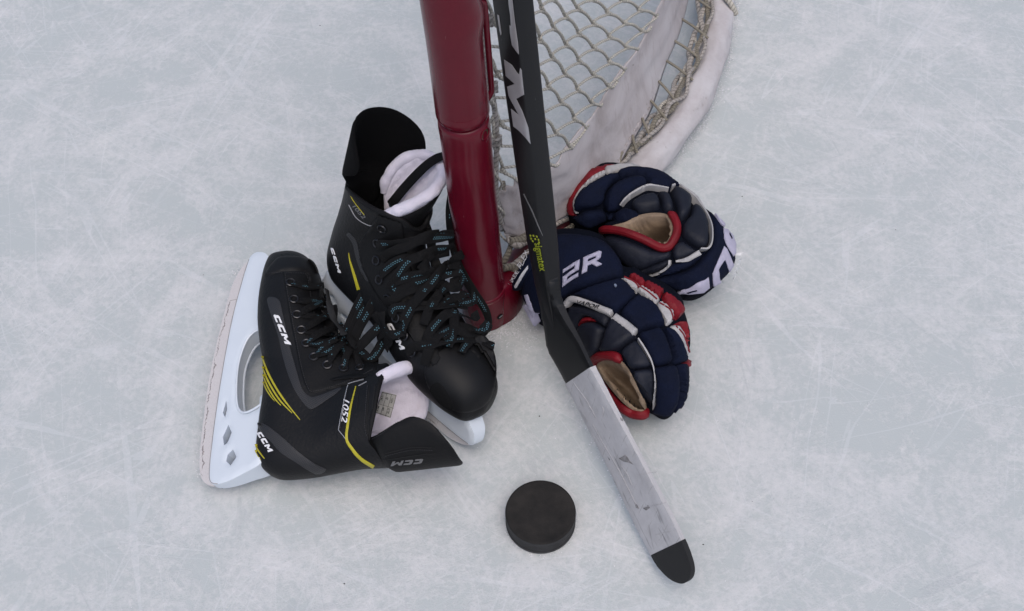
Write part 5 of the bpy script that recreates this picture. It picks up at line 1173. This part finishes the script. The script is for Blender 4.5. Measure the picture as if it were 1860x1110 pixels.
    piping(g, g6([(862, 272), (884, 262)]), tree, 3, off=.0105)
    piping(g, g6([(914, 258), (1008, 332), (1052, 384), (1104, 460), (1140, 545), (1146, 630), (1118, 692), (1066, 698)]), tree, [2, 4, 3.6, 2, 1.8, 2, 3.6, 1.8], off=.0095)
    piping(g, g6([(908, 776), (985, 766), (1066, 722)]), tree, [3, 8, 9], off=.0085)
    piping(g, g6([(702, 864), (790, 844), (856, 806), (866, 766)]), tree, [2, 3.4, 4.4, 4], off=.0080)
    k8 = lambda P: [(1180+x/6.53, 380+y/6.53) for x, y in P]
    for L in ([(342, 938), (440, 890), (560, 820), (645, 775), (650, 880), (600, 925), (480, 944)], [(680, 740), (790, 520), (815, 462), (845, 490), (905, 640), (860, 712), (820, 600), (748, 700), (768, 830), (690, 870)], [(808, 290), (850, 300), (900, 360), (932, 440), (930, 530), (905, 562), (850, 480), (815, 390)], [(720, 120), (760, 170), (822, 235), (822, 265), (780, 240)]):
        pad('cuff_lettering', k8(L), tree, 'lilac_thread', g, T=.0012, D=1.5, rnd=0, off=.0112, s=3)
    for L in ([(860, 350), (885, 400), (880, 412), (858, 366)], [(440, 912), (540, 880), (548, 888), (460, 920)]):
        pad('cuff_lettering', k8(L), tree, 'navy_cloth', g, T=.0004, D=1, rnd=0, off=.0132, s=2)
    lettering('edge_print', 'FREE FLEX', k8([(985, 520)])[0], (-15, 42), (-3.2, -1.2), tree, 'white_print', g, off=.0128)
    rim(g, g6([(352, 560), (400, 542), (470, 548), (560, 572), (680, 622), (795, 678), (858, 668), (900, 600), (910, 530), (884, 462), (850, 432)]), tree, .0052, 'palm_binding', 'red_leather', lift=.003)
    return g, tree
build_glove_upper()

# ------------------------------------------------------------------ shaved ice gathered against the gear
def shavings():
    mat('snow', (.70, .70, .73), .9, bump=.3, bscale=800)
    foot = V3((-.0327, .8059)); spots = []
    for _ in range(420):                                   # round the foot of the post, thickest on its right
        t = rng.uniform(-2.2, .9); r = .030+abs(rng.normal(0, .010)); spots.append((foot[0]+r*math.cos(t), foot[1]+r*math.sin(t), rng.uniform(.0004, .0011)))
    for _ in range(200):                                   # under the glove cuff beside it
        x, y = rng.normal(.015, .018), rng.normal(.775, .014); spots.append((x, y, rng.uniform(.0003, .0009)))
    edge = catmull([at1(1040, 405, 0), at1(1200, 305, 0), at1(1262, 240, 0), at1(1308, 150, 0), at1(1328, 60, 0), at1(1336, -20, 0)], 30)
    for _ in range(900):                                   # along the padded tube
        p = edge[rng.integers(len(edge))]; spots.append((p[0]+rng.normal(0, .006), p[1]+rng.normal(0, .006), rng.uniform(.0004, .0013)))
    a, b = at1(369, 868, 0), at1(440, 486, 0)
    for _ in range(500):
        k = rng.random(); p = a*(1-k)+b*k; spots.append((p[0]+rng.normal(-.004, .005), p[1]+rng.normal(0, .003), rng.uniform(.0003, .0011)))
    a, b = at1(1035, 720, 0), at1(1225, 1050, 0)
    for _ in range(250):
        k = rng.random()**.5; p = a*(1-k)+b*k; spots.append((p[0]+rng.normal(-.003, .004), p[1]+rng.normal(0, .004), rng.uniform(.0003, .0009)))
    for _ in range(120):
        t = rng.uniform(0, 6.28); spots.append((.0229+.0395*math.cos(t)+rng.normal(0, .0012), .5219+.0395*math.sin(t)+rng.normal(0, .0012), rng.uniform(.0003, .0009)))
    for _ in range(1500): spots.append((rng.uniform(-.75, .8), rng.uniform(.42, 1.4), rng.uniform(.0002, .0007)))
    v = []; f = []
    for x, y, s in spots:
        n = len(v); t = rng.uniform(0, 6.28)
        for k in range(4): q = t+k*1.57+rng.uniform(-.4, .4); r = s*rng.uniform(.7, 1.6); v.append((x+r*math.cos(q), y+r*math.sin(q), .0001))
        v.append((x+rng.normal(0, s*.3), y+rng.normal(0, s*.3), s*rng.uniform(.6, 1.1))); f += [(n+k, n+(k+1) % 4, n+4) for k in range(4)]
    o = obj('shaved_ice', v, f, 'snow', smooth=False); o['kind'] = 'stuff'; o['label'] = 'loose white crumbs of shaved ice gathered round the post foot and gear'; o['category'] = 'shaved ice'
shavings()
